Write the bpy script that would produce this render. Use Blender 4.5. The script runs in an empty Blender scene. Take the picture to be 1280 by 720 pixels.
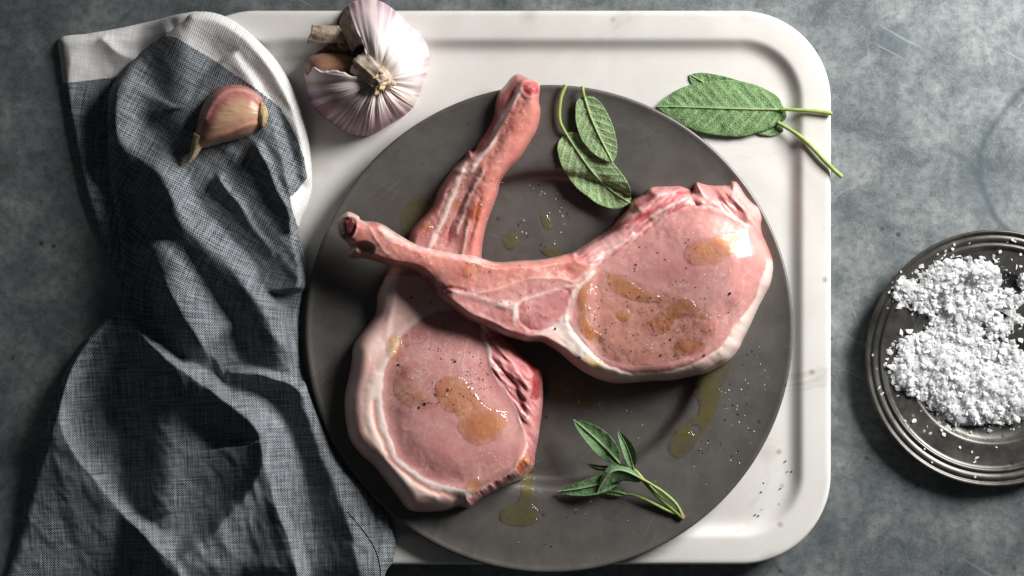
import bpy, bmesh, math, random
import numpy as np
from mathutils import Vector

# ------------------------------------------------------------------ camera, world, light
S = 0.00043            # metres per photo pixel on the table plane ("u" = one such unit)
D = 2558.0             # camera height above the table in u  (about 1.1 m)
scene = bpy.context.scene
COL = scene.collection

cam_d = bpy.data.cameras.new('camera')
cam_d.sensor_width = 36.0
cam_d.lens = 36.0 * D / 1280.0
cam_d.clip_start = 0.01
cam_d.clip_end = 50.0
cam = bpy.data.objects.new('camera', cam_d)
cam.location = (0, 0, D * S)
COL.objects.link(cam)
scene.camera = cam

world = bpy.data.worlds.new('World')
scene.world = world
world.use_nodes = True
bg = world.node_tree.nodes['Background']
bg.inputs[0].default_value = (0.90, 0.95, 1.0, 1)
bg.inputs[1].default_value = 0.030

LAZ, LEL, LDIST = math.radians(38), math.radians(31), 1.0
LTARGET = Vector((0.10, 0.02, 0.02))
LAIM = Vector((0.12, 0.0, 0.0))
lamp_d = bpy.data.lights.new('window_light', 'AREA')
lamp_d.shape = 'RECTANGLE'
lamp_d.size = 0.50
lamp_d.size_y = 0.42
lamp_d.energy = 5.6
lamp_d.spread = math.radians(82)
lamp_d.color = (1.0, 0.98, 0.95)
lamp = bpy.data.objects.new('window_light', lamp_d)
ldir = Vector((math.cos(LEL) * math.cos(LAZ), math.cos(LEL) * math.sin(LAZ), math.sin(LEL)))
lamp.location = LTARGET + ldir * LDIST
lamp.rotation_euler = (LAIM - lamp.location).to_track_quat('-Z', 'Y').to_euler()
COL.objects.link(lamp)

vs = scene.view_settings
vs.view_transform = 'Standard'
vs.look = 'None'
vs.exposure = 0.0
vs.gamma = 1.0
vs.use_curve_mapping = False

# ------------------------------------------------------------------ helpers
rng = np.random.default_rng(7)
random.seed(7)

def lin(h):
    h = h.lstrip('#')
    out = []
    for i in (0, 2, 4):
        c = int(h[i:i + 2], 16) / 255.0
        out.append(c / 12.92 if c <= 0.04045 else ((c + 0.055) / 1.055) ** 2.4)
    return np.array(out)

def L4(h):
    c = lin(h)
    return (c[0], c[1], c[2], 1.0)

def P(px, py, z):
    """photo pixel at height z (u) -> world metres"""
    k = (D - z) / D
    return np.stack([(px - 640.0) * k * S, -(py - 360.0) * k * S, z * S + 0 * px], -1)

def sstep(a, b, x):
    t = np.clip((x - a) / (b - a), 0, 1)
    return t * t * (3 - 2 * t)

def catmull(pts, n=6, closed=True):
    pts = np.array(pts, float)
    N = len(pts)
    out = []
    rngi = range(N) if closed else range(N - 1)
    for i in rngi:
        if closed:
            p0, p1, p2, p3 = pts[(i - 1) % N], pts[i], pts[(i + 1) % N], pts[(i + 2) % N]
        else:
            p0, p1, p2, p3 = pts[max(i - 1, 0)], pts[i], pts[i + 1], pts[min(i + 2, N - 1)]
        for k in range(n):
            t = k / n
            out.append(0.5 * ((2 * p1) + (-p0 + p2) * t + (2 * p0 - 5 * p1 + 4 * p2 - p3) * t * t + (-p0 + 3 * p1 - 3 * p2 + p3) * t ** 3))
    if not closed:
        out.append(pts[-1])
    return np.array(out)

def seg_dist(pts, X, Y, closed):
    """distance to a polyline, nearest point, side sign (left of direction positive), param 0..1"""
    shp = X.shape
    x = X.ravel(); y = Y.ravel()
    best = np.full(x.shape, 1e18); bx = np.zeros_like(x); by = np.zeros_like(x); sd = np.zeros_like(x); par = np.zeros_like(x)
    N = len(pts)
    M = N if closed else N - 1
    for i in range(M):
        a = pts[i]; b = pts[(i + 1) % N]
        dx, dy = b[0] - a[0], b[1] - a[1]
        l2 = dx * dx + dy * dy + 1e-12
        t = np.clip(((x - a[0]) * dx + (y - a[1]) * dy) / l2, 0, 1)
        qx = a[0] + t * dx; qy = a[1] + t * dy
        d = (x - qx) ** 2 + (y - qy) ** 2
        m = d < best
        best[m] = d[m]; bx[m] = qx[m]; by[m] = qy[m]
        sd[m] = ((x - a[0]) * dy - (y - a[1]) * dx)[m]
        par[m] = (i + t[m]) / M
    return np.sqrt(best).reshape(shp), bx.reshape(shp), by.reshape(shp), np.sign(sd).reshape(shp), par.reshape(shp)

def inside(pts, X, Y):
    x = X.ravel(); y = Y.ravel()
    c = np.zeros(x.shape, bool)
    N = len(pts)
    j = N - 1
    for i in range(N):
        xi, yi = pts[i]; xj, yj = pts[j]
        if yi != yj:
            m = ((yi > y) != (yj > y)) & (x < (xj - xi) * (y - yi) / (yj - yi) + xi)
            c ^= m
        j = i
    return c.reshape(X.shape)

def sdf(pts, X, Y):
    d, bx, by, _, _ = seg_dist(pts, X, Y, True)
    return np.where(inside(pts, X, Y), d, -d), bx, by

def ldist(pts, X, Y, n=5):
    return seg_dist(catmull(pts, n, False), X, Y, False)

_lat = {}
def vnoise(x, y, seed):
    if seed not in _lat:
        _lat[seed] = np.random.default_rng(seed).random((256, 256))
    g = _lat[seed]
    xi = np.floor(x).astype(int); yi = np.floor(y).astype(int)
    fx = x - xi; fy = y - yi
    fx = fx * fx * (3 - 2 * fx); fy = fy * fy * (3 - 2 * fy)
    a = g[yi & 255, xi & 255]; b = g[yi & 255, (xi + 1) & 255]
    c = g[(yi + 1) & 255, xi & 255]; d = g[(yi + 1) & 255, (xi + 1) & 255]
    return (a * (1 - fx) + b * fx) * (1 - fy) + (c * (1 - fx) + d * fx) * fy

def fbm(x, y, scale, octv=4, seed=1):
    """roughly -1..1"""
    s = 0; a = 1; t = 0
    x = x / scale; y = y / scale
    for o in range(octv):
        s = s + a * (vnoise(x + 13.7 * o, y + 7.1 * o, seed + o) * 2 - 1); t += a
        a *= 0.5; x = x * 2.03; y = y * 2.03
    return s / t * 1.4

def blur(a, n, mask=None):
    for _ in range(n):
        p = np.pad(a, 1, mode='edge')
        b = (p[:-2, 1:-1] + p[2:, 1:-1] + p[1:-1, :-2] + p[1:-1, 2:] + 2 * a) / 6
        a = b if mask is None else np.where(mask, b, a)
    return a

def poisson(mask, it=600):
    u = np.zeros(mask.shape)
    for _ in range(it):
        p = np.pad(u, 1)
        u = np.where(mask, (p[:-2, 1:-1] + p[2:, 1:-1] + p[1:-1, :-2] + p[1:-1, 2:] + 1) / 4, 0)
    return u / max(u.max(), 1e-9)

def make_mesh(name, V, F, mat, parent=None, smooth=True, col=None, wv=None, normals=None):
    me = bpy.data.meshes.new(name)
    V = np.asarray(V, np.float32)
    if isinstance(F, np.ndarray):
        nf, k = F.shape
        me.vertices.add(len(V)); me.vertices.foreach_set('co', V.ravel())
        me.loops.add(nf * k); me.loops.foreach_set('vertex_index', F.astype(np.int32).ravel())
        me.polygons.add(nf)
        me.polygons.foreach_set('loop_start', np.arange(0, nf * k, k, dtype=np.int32))
        me.polygons.foreach_set('loop_total', np.full(nf, k, np.int32))
        me.update(calc_edges=True); me.validate()
    else:
        me.from_pydata([tuple(v) for v in V], [], [tuple(f) for f in F]); me.update()
    if smooth:
        me.polygons.foreach_set('use_smooth', np.ones(len(me.polygons), bool))
    if col is not None:
        a = me.color_attributes.new('Col', 'FLOAT_COLOR', 'POINT')
        c = np.ones((len(V), 4), np.float32); c[:, :col.shape[1]] = col
        a.data.foreach_set('color', c.ravel())
    if wv is not None:
        a = me.attributes.new('wv', 'FLOAT_VECTOR', 'POINT')
        a.data.foreach_set('vector', np.asarray(wv, np.float32).ravel())
    if normals is not None:
        me.normals_split_custom_set_from_vertices([tuple(n) for n in normals])
    me.materials.append(mat)
    o = bpy.data.objects.new(name, me)
    COL.objects.link(o)
    if parent is not None:
        o.parent = parent
        o.matrix_parent_inverse = parent.matrix_world.inverted()
    return o

def tag(o, label, cat=None, group=None, kind=None):
    if label: o['label'] = label
    if cat: o['category'] = cat
    if group: o['group'] = group
    if kind: o['kind'] = kind
    return o

def thing(name, loc, label, cat, group=None):
    o = bpy.data.objects.new(name, None)
    o.empty_display_size = 0.01
    COL.objects.link(o)
    o.location = tuple(float(v) for v in loc)
    o.matrix_world = __import__('mathutils').Matrix.Translation(o.location)
    return tag(o, label, cat, group)

class Field:
    """a height field over a traced outline: grid in photo pixels, clipped and snapped to the outline"""
    def __init__(s, outline, step):
        s.pts = np.array(outline, float); s.step = step
        x0, y0 = s.pts.min(0) - step * 1.5; x1, y1 = s.pts.max(0) + step * 1.5
        xs = np.arange(x0, x1 + step, step); ys = np.arange(y0, y1 + step, step)
        s.x0, s.y0 = x0, y0
        s.X, s.Y = np.meshgrid(xs, ys)
        s.d, bx, by = sdf(s.pts, s.X, s.Y)
        ins = s.d > 0
        q = ins[:-1, :-1] | ins[1:, :-1] | ins[:-1, 1:] | ins[1:, 1:]
        s.q = q
        # snap outside vertices, and inside vertices that nearly touch the outline
        sn = (~ins) | (s.d < step * 0.3)
        s.Xs = np.where(sn & (np.abs(s.d) < step * 2.2), bx, s.X); s.Ys = np.where(sn & (np.abs(s.d) < step * 2.2), by, s.Y)
        s.ds = np.where(sn, 0, s.d)
        s.ins = ins
    def snap(s, sd, bx, by):
        m = (np.abs(sd) < s.step * 0.62) & (s.d > s.step)
        s.Xs = np.where(m, bx, s.Xs); s.Ys = np.where(m, by, s.Ys)
        s.fcen = True
    def sample(s, A, px, py):
        fx = np.clip((np.asarray(px, float) - s.x0) / s.step, 0, s.X.shape[1] - 1.001)
        fy = np.clip((np.asarray(py, float) - s.y0) / s.step, 0, s.X.shape[0] - 1.001)
        i = fx.astype(int); j = fy.astype(int); fx = fx - i; fy = fy - j
        return (A[j, i] * (1 - fx) + A[j, i + 1] * fx) * (1 - fy) + (A[j + 1, i] * (1 - fx) + A[j + 1, i + 1] * fx) * fy
    def parts(s, top, base, specs, parent, col=None, wv=None, bottom=True):
        """specs: list of (name, material, label grid value); region grid in s.region (per vertex ints)"""
        H, W = s.X.shape
        V = P(s.Xs, s.Ys, top).reshape(-1, 3)
        B = P(s.Xs, s.Ys, np.minimum(base, top)).reshape(-1, 3)
        idx = np.arange(H * W).reshape(H, W)
        quads = np.stack([idx[:-1, :-1], idx[1:, :-1], idx[1:, 1:], idx[:-1, 1:]], -1)[s.q]
        # normals of the whole top
        e1 = V[quads[:, 2]] - V[quads[:, 0]]; e2 = V[quads[:, 3]] - V[quads[:, 1]]
        fn = np.cross(e1, e2)
        Nn = np.zeros_like(V)
        for k in range(4):
            np.add.at(Nn, quads[:, k], fn)
        ln = np.linalg.norm(Nn, axis=1, keepdims=True)
        Nn = np.where(ln > 1e-16, Nn / np.maximum(ln, 1e-16), np.array([0, 0, 1.0]))
        reg = getattr(s, 'region', np.zeros((H, W), int)).ravel()
        freg = reg[quads[:, 0]]
        if col is not None and col.shape[-1] == 3 and len(specs) > 1:
            rg = reg.reshape(H, W); ee = np.zeros((H, W))
            ee[:, 1:] += rg[:, 1:] != rg[:, :-1]; ee[1:] += rg[1:] != rg[:-1]
            ee = np.clip(ee, 0, 1)
            for _ in range(4):
                ee = np.maximum(ee, blur(ee, 1) * 1.25)
            col = np.concatenate([col, (1 - np.clip(ee, 0, 1))[..., None]], -1)
        res = []
        for k, (name, mat) in enumerate(specs):
            fq = quads[freg == k]
            if len(fq) == 0:
                continue
            used, inv = np.unique(fq, return_inverse=True)
            inv = inv.reshape(fq.shape)
            v = V[used]; n = Nn[used]
            c = col.reshape(-1, col.shape[-1])[used] if col is not None else None
            w = wv.reshape(-1, 3)[used] if wv is not None else None
            f = inv
            if bottom:
                nv = len(used)
                v = np.concatenate([v, B[used]]); n = np.concatenate([n, np.tile([0, 0, -1.0], (nv, 1))])
                if c is not None: c = np.concatenate([c, c])
                if w is not None: w = np.concatenate([w, w])
                # wall along the open border of this part
                ea = np.concatenate([inv[:, k_] for k_ in range(4)]).astype(np.int64); eb = np.concatenate([inv[:, (k_ + 1) % 4] for k_ in range(4)]).astype(np.int64)
                mk = ~np.isin(ea * nv + eb, eb * nv + ea)
                ea, eb = ea[mk], eb[mk]
                wall = np.stack([eb, ea, ea + nv, eb + nv], -1)
                f = np.concatenate([inv, inv[:, ::-1] + nv, wall]) if len(wall) else np.concatenate([inv, inv[:, ::-1] + nv])
            res.append(make_mesh(name, v, f, mat, parent, True, c, w, n))
        return res

def tube(pts, rad, nseg=10, twist=None, cap=True, flute=None):
    """pts (n,3) in metres, rad per point; returns V, F(list)"""
    pts = np.asarray(pts, float); n = len(pts)
    rad = np.broadcast_to(np.asarray(rad, float), (n,))
    V = []; F = []
    up = np.array([0.13, 0.21, 1.0])
    for i in range(n):
        t = pts[min(i + 1, n - 1)] - pts[max(i - 1, 0)]; t = t / (np.linalg.norm(t) + 1e-12)
        a = np.cross(t, up)
        if np.linalg.norm(a) < 1e-3: a = np.cross(t, [1, 0, 0])
        a /= np.linalg.norm(a); b = np.cross(a, t)
        for k in range(nseg):
            th = 2 * math.pi * k / nseg
            r = rad[i] * (1 if flute is None else flute(i / (n - 1), th))
            V.append(pts[i] + r * (math.cos(th) * a + math.sin(th) * b))
    for i in range(n - 1):
        for k in range(nseg):
            k2 = (k + 1) % nseg
            F.append((i * nseg + k, (i + 1) * nseg + k, (i + 1) * nseg + k2, i * nseg + k2))
    if cap:
        F.append(tuple(range(nseg))); F.append(tuple(range((n - 1) * nseg + nseg - 1, (n - 1) * nseg - 1, -1)))
    return np.array(V), F

# ------------------------------------------------------------------ node helpers
class NT:
    def __init__(s, name):
        s.m = bpy.data.materials.new(name); s.m.use_nodes = True
        s.t = s.m.node_tree; s.n = s.t.nodes; s.bs = s.n['Principled BSDF']; s.out = s.n['Material Output']
    def node(s, typ, **kw):
        n = s.n.new(typ)
        for k, v in kw.items(): setattr(n, k, v)
        return n
    def link(s, a, b): s.t.links.new(a, b)
    def val(s, inp, v):
        if hasattr(v, 'is_output') or isinstance(v, bpy.types.NodeSocket): s.link(v, inp)
        else: inp.default_value = v
    def math(s, op, a, b=None, c=None, clamp=False):
        n = s.node('ShaderNodeMath', operation=op, use_clamp=clamp)
        s.val(n.inputs[0], a)
        if b is not None: s.val(n.inputs[1], b)
        if c is not None: s.val(n.inputs[2], c)
        return n.outputs[0]
    def mix(s, f, a, b, mode='MIX'):
        n = s.node('ShaderNodeMix', data_type='RGBA', blend_type=mode)
        s.val(n.inputs[0], f); s.val(n.inputs[6], a); s.val(n.inputs[7], b)
        return n.outputs[2]
    def ramp(s, f, stops):
        n = s.node('ShaderNodeValToRGB')
        e = n.color_ramp.elements
        while len(e) < len(stops): e.new(0.5)
        for i, (p, c) in enumerate(stops):
            e[i].position = p
            e[i].color = (c, c, c, 1) if isinstance(c, (int, float)) else c
        s.link(f, n.inputs[0])
        return n.outputs[0]
    def attr(s, name):
        return s.node('ShaderNodeAttribute', attribute_name=name)
    def coord(s): return s.node('ShaderNodeTexCoord').outputs['Object']
    def geo(s): return s.node('ShaderNodeNewGeometry').outputs['Position']
    def mapping(s, v, scale=(1, 1, 1), rot=(0, 0, 0), loc=(0, 0, 0)):
        n = s.node('ShaderNodeMapping'); s.link(v, n.inputs[0])
        n.inputs['Scale'].default_value = scale; n.inputs['Rotation'].default_value = rot; n.inputs['Location'].default_value = loc
        return n.outputs[0]
    def noise(s, v, scale, detail=4, rough=0.55, dist=0.0):
        n = s.node('ShaderNodeTexNoise'); s.link(v, n.inputs['Vector'])
        n.inputs['Scale'].default_value = scale; n.inputs['Detail'].default_value = detail
        n.inputs['Roughness'].default_value = rough; n.inputs['Distortion'].default_value = dist
        return n.outputs[0]
    def voro(s, v, scale, feature='F1', rnd=1.0):
        n = s.node('ShaderNodeTexVoronoi', feature=feature); s.link(v, n.inputs['Vector'])
        n.inputs['Scale'].default_value = scale; n.inputs['Randomness'].default_value = rnd
        return n.outputs[0]
    def bump(s, h, strength, dist, nrm=None):
        n = s.node('ShaderNodeBump'); s.link(h, n.inputs['Height'])
        n.inputs['Strength'].default_value = strength; n.inputs['Distance'].default_value = dist
        if nrm is not None: s.link(nrm, n.inputs['Normal'])
        return n.outputs[0]
    def set(s, **kw):
        for k, v in kw.items(): s.val(s.bs.inputs[k.replace('_', ' ')], v)
        return s

# ------------------------------------------------------------------ materials
def mat_table():
    t = NT('zinc_table'); p = t.geo()
    n1 = t.noise(p, 9, 6, 0.62, 0.6); n2 = t.noise(p, 38, 6, 0.65, 0.4); n3 = t.noise(p, 230, 4, 0.6)
    v = t.math('ADD', t.math('MULTIPLY', n1, 0.35), t.math('MULTIPLY', n2, 0.65))
    c = t.ramp(v, [(0.34, L4('#697072')), (0.46, L4('#848a8b')), (0.55, L4('#959a9a')), (0.68, L4('#adb0ae'))])
    c = t.mix(t.ramp(n3, [(0.40, 0.0), (0.72, 0.65)]), c, L4('#565f63'), 'MIX')
    n4 = t.noise(p, 900, 3, 0.6)
    c = t.mix(t.ramp(n4, [(0.5, 0.0), (0.75, 0.35)]), c, L4('#c3c6c4'))
    # dark pits
    vo = t.voro(p, 85); vm = t.noise(p, 25, 3)
    pit = t.math('MULTIPLY', t.ramp(vo, [(0.05, 1.0), (0.16, 0.0)]), t.ramp(vm, [(0.5, 0.0), (0.62, 1.0)]))
    c = t.mix(t.math('MULTIPLY', pit, 0.75), c, L4('#2c3336'))
    # warm residue specks
    vo2 = t.voro(t.mapping(p, loc=(3, 1, 0)), 40)
    c = t.mix(t.math('MULTIPLY', t.ramp(vo2, [(0.03, 1.0), (0.09, 0.0)]), 0.5), c, L4('#7d6f5a'))
    # ring and wipe stains (left by wet dishes)
    sx = t.node('ShaderNodeSeparateXYZ'); wob = t.node('ShaderNodeTexNoise'); t.link(p, wob.inputs['Vector']); wob.inputs['Scale'].default_value = 30; wob.inputs['Detail'].default_value = 3
    add = t.node('ShaderNodeVectorMath', operation='MULTIPLY_ADD'); t.link(wob.outputs['Color'], add.inputs[0]); add.inputs[1].default_value = (0.010, 0.010, 0); t.link(p, add.inputs[2])
    t.link(add.outputs[0], sx.inputs[0])
    def ring(px, py, r, w, dark, colr, lo, hi):
        nonlocal c
        x, y, _ = P(np.float64(px), np.float64(py), 0.0)
        dx = t.math('SUBTRACT', sx.outputs[0], x + 0.005); dy = t.math('SUBTRACT', sx.outputs[1], y + 0.005)
        rr = t.math('SQRT', t.math('ADD', t.math('MULTIPLY', dx, dx), t.math('MULTIPLY', dy, dy)))
        if w:
            f = t.math('SUBTRACT', 1.0, t.math('DIVIDE', t.math('ABSOLUTE', t.math('SUBTRACT', rr, r * S)), w * S), clamp=True)
        else:
            f = t.math('MULTIPLY', t.math('SUBTRACT', r * S, rr), 1.0 / (6 * S), clamp=True)
        msk = t.ramp(t.noise(t.mapping(p, loc=(px * .1, py * .1, 0)), 18, 3), [(lo, 0.0), (hi, 1.0)])
        c = t.mix(t.math('MULTIPLY', t.math('MULTIPLY', f, msk), dark), c, L4(colr))
    ring(1117, 52, 22, 0, 0.55, '#5f6b70', 0.2, 0.4)
    ring(1130, 62, 48, 3, 0.6, '#b4bcbc', 0.45, 0.6)
    ring(1330, 210, 106, 7, 0.75, '#56636a', 0.38, 0.5)
    ring(1160, 250, 68, 6, 0.7, '#5d696f', 0.46, 0.56)
    ring(1165, 235, 95, 3, 0.6, '#5b676c', 0.5, 0.58)
    ring(1230, 235, 40, 0, 0.35, '#626e74', 0.45, 0.55)
    ring(1120, 330, 110, 3, 0.5, '#b2baba', 0.5, 0.6)
    ring(1030, 655, 26, 0, 0.4, '#59646a', 0.4, 0.5)
    ring(1162, 690, 70, 4, 0.55, '#5d686d', 0.5, 0.58)
    ring(60, -60, 130, 4, 0.5, '#56616a', 0.45, 0.55)
    # scratches: thin stretched lines in several directions
    for ang, sc, lo in ((0.5, 60, 0.70), (-0.9, 75, 0.71), (1.3, 50, 0.72), (2.2, 90, 0.72)):
        sv = t.noise(t.mapping(t.mapping(p, rot=(0, 0, ang)), scale=(sc * 0.22, sc * 5.0, 1)), 1.0, 2, 0.5, 0.15)
        c = t.mix(t.math('MULTIPLY', t.ramp(sv, [(lo, 0.0), (lo + 0.03, 1.0)]), 0.35), c, L4('#c2c8c8'))
    h = t.math('ADD', t.math('MULTIPLY', n2, 0.6), t.math('MULTIPLY', n3, 0.4))
    hh = t.math('SUBTRACT', h, t.math('MULTIPLY', pit, 0.5))
    t.set(Base_Color=t.mix(1.0, c, (0.90, 0.915, 0.93, 1), 'MULTIPLY'), Metallic=0.72, Roughness=t.ramp(n2, [(0.3, 0.42), (0.7, 0.56)]), Normal=t.bump(hh, 0.25, 0.0006))
    return t.m

def mat_marble():
    t = NT('white_marble'); p = t.geo()
    n1 = t.noise(p, 11, 6, 0.6, 1.2); n2 = t.noise(p, 60, 5, 0.6)
    c = t.ramp(n1, [(0.30, L4('#cbc8c3')), (0.55, L4('#d9d7d3')), (0.8, L4('#dfdedb'))])
    # thin grey veins, broken
    vein = t.math('ABSOLUTE', t.math('SUBTRACT', t.noise(t.mapping(p, scale=(1, 1.8, 1), rot=(0, 0, 0.5)), 7, 5, 0.62, 0.8), 0.5))
    vm = t.ramp(t.noise(p, 17, 3), [(0.5, 0.0), (0.68, 1.0)])
    c = t.mix(t.math('MULTIPLY', t.math('MULTIPLY', t.ramp(vein, [(0.0, 1.0), (0.018, 0.0)]), vm), 0.32), c, L4('#8f8880'))
    # small rusty and grey inclusions
    vo = t.voro(p, 26); sm = t.ramp(t.noise(p, 9, 2), [(0.52, 0.0), (0.6, 1.0)])
    c = t.mix(t.math('MULTIPLY', t.math('MULTIPLY', t.ramp(t.math('ADD', vo, t.math('MULTIPLY', n2, 0.12)), [(0.08, 1.0), (0.24, 0.0)]), sm), 0.4), c, L4('#9a8f8a'))
    vo2 = t.voro(t.mapping(p, loc=(.3, .7, 0)), 55)
    c = t.mix(t.math('MULTIPLY', t.math('MULTIPLY', t.ramp(vo2, [(0.03, 1.0), (0.12, 0.0)]), sm), 0.6), c, L4('#8c6a58'))
    t.set(Base_Color=c, Roughness=t.ramp(n2, [(0.3, 0.34), (0.7, 0.5)]), Normal=t.bump(n2, 0.08, 0.0005))
    t.bs.inputs['Subsurface Weight'].default_value = 0.15
    t.bs.inputs['Subsurface Radius'].default_value = (1.0, 0.8, 0.6)
    t.bs.inputs['Subsurface Scale'].default_value = 0.004
    return t.m

def mat_pewter(name, base, hi, metal, r0, r1, seedloc, warm=None):
    t = NT(name); p = t.mapping(t.geo(), loc=seedloc)
    n1 = t.noise(p, 14, 5, 0.6, 0.5); n2 = t.noise(p, 90, 5, 0.65); n3 = t.noise(p, 600, 3, 0.6)
    c = t.mix(t.ramp(t.math('ADD', t.math('MULTIPLY', n1, 0.6), t.math('MULTIPLY', n2, 0.4)), [(0.35, 0.0), (0.66, 1.0)]), L4(base), L4(hi))
    # pits and grime
    vo = t.voro(p, 70)
    pit = t.math('MULTIPLY', t.ramp(vo, [(0.03, 1.0), (0.10, 0.0)]), t.ramp(t.noise(p, 22, 2), [(0.48, 0.0), (0.6, 1.0)]))
    c = t.mix(t.math('MULTIPLY', pit, 0.6), c, L4('#26241f'))
    h = t.math('ADD', t.math('MULTIPLY', n2, 0.5), t.math('MULTIPLY', n3, 0.3))
    h = t.math('SUBTRACT', h, pit)
    # fine knife scratches
    for ang, sc, lo in ((0.35, 45, 0.72), (-0.7, 62, 0.73), (1.2, 80, 0.73), (2.0, 52, 0.73)):
        sv = t.noise(t.mapping(t.mapping(p, rot=(0, 0, ang)), scale=(sc * 0.35, sc * 15.0, 1)), 1.0, 1, 0.5, 0.1)
        m = t.ramp(sv, [(lo, 0.0), (lo + 0.025, 1.0)])
        c = t.mix(t.math('MULTIPLY', m, 0.16), c, L4('#b0ada5'))
        h = t.math('SUBTRACT', h, t.math('MULTIPLY', m, 0.2))
    t.set(Base_Color=c, Metallic=metal, Roughness=t.ramp(n2, [(0.3, r0), (0.7, r1)]), Normal=t.bump(h, 0.12, 0.0004))
    return t.m

def mat_meat(name, rough=0.30, sss=0.25, fiber=0.5, marb=1.0, pale=1.0):
    t = NT(name); a = t.attr('Col'); p = t.geo()
    n0 = t.noise(p, 28, 3, 0.55, 0.4); n1 = t.noise(p, 130, 4, 0.6); n2 = t.noise(p, 520, 4, 0.62); n3 = t.noise(p, 1500, 3, 0.6)
    c = a.outputs['Color']
    c = t.mix(t.ramp(n0, [(0.42, 0.0), (0.68, 0.16 * marb)]), c, (0.33, 0.12, 0.11, 1))
    c = t.mix(t.ramp(n1, [(0.48, 0.0), (0.75, 0.14 * marb)]), c, (0.40, 0.13, 0.12, 1))
    # fine fat marbling between the fibres and pale flecks
    mv = t.math('ABSOLUTE', t.math('SUBTRACT', t.noise(t.mapping(t.mapping(p, rot=(0, 0, 0.5)), scale=(1, 0.5, 1)), 75, 4, 0.65, 0.6), 0.5))
    mm = t.ramp(t.noise(t.mapping(p, loc=(4, 2, 0)), 33, 2), [(0.45, 0.0), (0.62, 1.0)])
    c = t.mix(t.math('MULTIPLY', t.math('MULTIPLY', t.ramp(mv, [(0.0, 1.0), (0.022, 0.0)]), mm), 0.5 * marb), c, (0.72, 0.50, 0.46, 1))
    fl = t.voro(p, 620); fm = t.ramp(t.noise(t.mapping(p, loc=(1, 7, 0)), 50, 3), [(0.45, 0.0), (0.65, 1.0)])
    c = t.mix(t.math('MULTIPLY', t.math('MULTIPLY', t.ramp(fl, [(0.12, 1.0), (0.30, 0.0)]), fm), 0.55 * pale), c, (0.78, 0.62, 0.59, 1))
    c = t.mix(t.ramp(n2, [(0.48, 0.0), (0.82, 0.18 * pale)]), c, (0.74, 0.46, 0.42, 1))
    h = t.math('ADD', t.math('MULTIPLY', n1, 0.12), t.math('ADD', t.math('MULTIPLY', n2, 0.4), t.math('MULTIPLY', n3, 0.4)))
    t.set(Base_Color=c, Roughness=t.ramp(n1, [(0.3, rough - 0.06), (0.7, rough + 0.14)]), Normal=t.bump(h, fiber, 0.0007))
    t.bs.subsurface_method = 'BURLEY'
    t.link(t.math('MULTIPLY', a.outputs['Alpha'], sss), t.bs.inputs['Subsurface Weight'])      # alpha: fades at the seams between parts
    t.bs.inputs['Subsurface Radius'].default_value = (1.0, 0.36, 0.26)
    t.bs.inputs['Subsurface Scale'].default_value = 0.0012
    t.bs.inputs['Specular IOR Level'].default_value = 0.28
    t.bs.inputs['Coat Weight'].default_value = 0.6
    t.bs.inputs['Coat Roughness'].default_value = 0.11
    gm = t.ramp(t.noise(p, 45, 3), [(0.45, 0.15), (0.65, 1.0)])
    hb = t.bump(t.math('MULTIPLY', t.math('ADD', n2, n3), gm), 0.8, 0.0012)
    t.link(hb, t.bs.inputs['Coat Normal'])
    return t.m

def mat_oil(name, tint, body, bodyfac):
    """thin clear film; the vertex attribute holds how thick it is, which deepens the colour"""
    t = NT(name); t.n.remove(t.bs)
    a = t.attr('Col'); sc = t.node('ShaderNodeSeparateColor'); t.link(a.outputs['Color'], sc.inputs[0]); th = sc.outputs[0]
    vary = t.math('MULTIPLY', th, t.ramp(t.noise(t.geo(), 160, 3), [(0.3, 0.55), (0.7, 1.15)]))
    tr = t.node('ShaderNodeBsdfTransparent'); t.link(t.mix(vary, (0.99, 0.985, 0.96, 1), tint), tr.inputs[0])
    df = t.node('ShaderNodeBsdfDiffuse'); df.inputs[0].default_value = body
    gl = t.node('ShaderNodeBsdfGlossy'); gl.inputs['Roughness'].default_value = 0.05; gl.inputs[0].default_value = (1, 1, 1, 1)
    fr = t.node('ShaderNodeFresnel'); bf = t.node('ShaderNodeNewGeometry').outputs['Backfacing']; t.link(t.math('ADD', 1.47, t.math('MULTIPLY', bf, 1 / 1.47 - 1.47)), fr.inputs[0])
    nb = t.bump(t.noise(t.geo(), 170, 3), 1.0, 0.0022)
    t.link(nb, gl.inputs['Normal']); t.link(nb, fr.inputs['Normal'])
    m1 = t.node('ShaderNodeMixShader'); t.link(t.math('MULTIPLY', vary, bodyfac), m1.inputs[0]); t.link(tr.outputs[0], m1.inputs[1]); t.link(df.outputs[0], m1.inputs[2])
    m2 = t.node('ShaderNodeMixShader'); t.link(fr.outputs[0], m2.inputs[0]); t.link(m1.outputs[0], m2.inputs[1]); t.link(gl.outputs[0], m2.inputs[2])
    t.link(m2.outputs[0], t.out.inputs[0])
    return t.m

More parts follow.
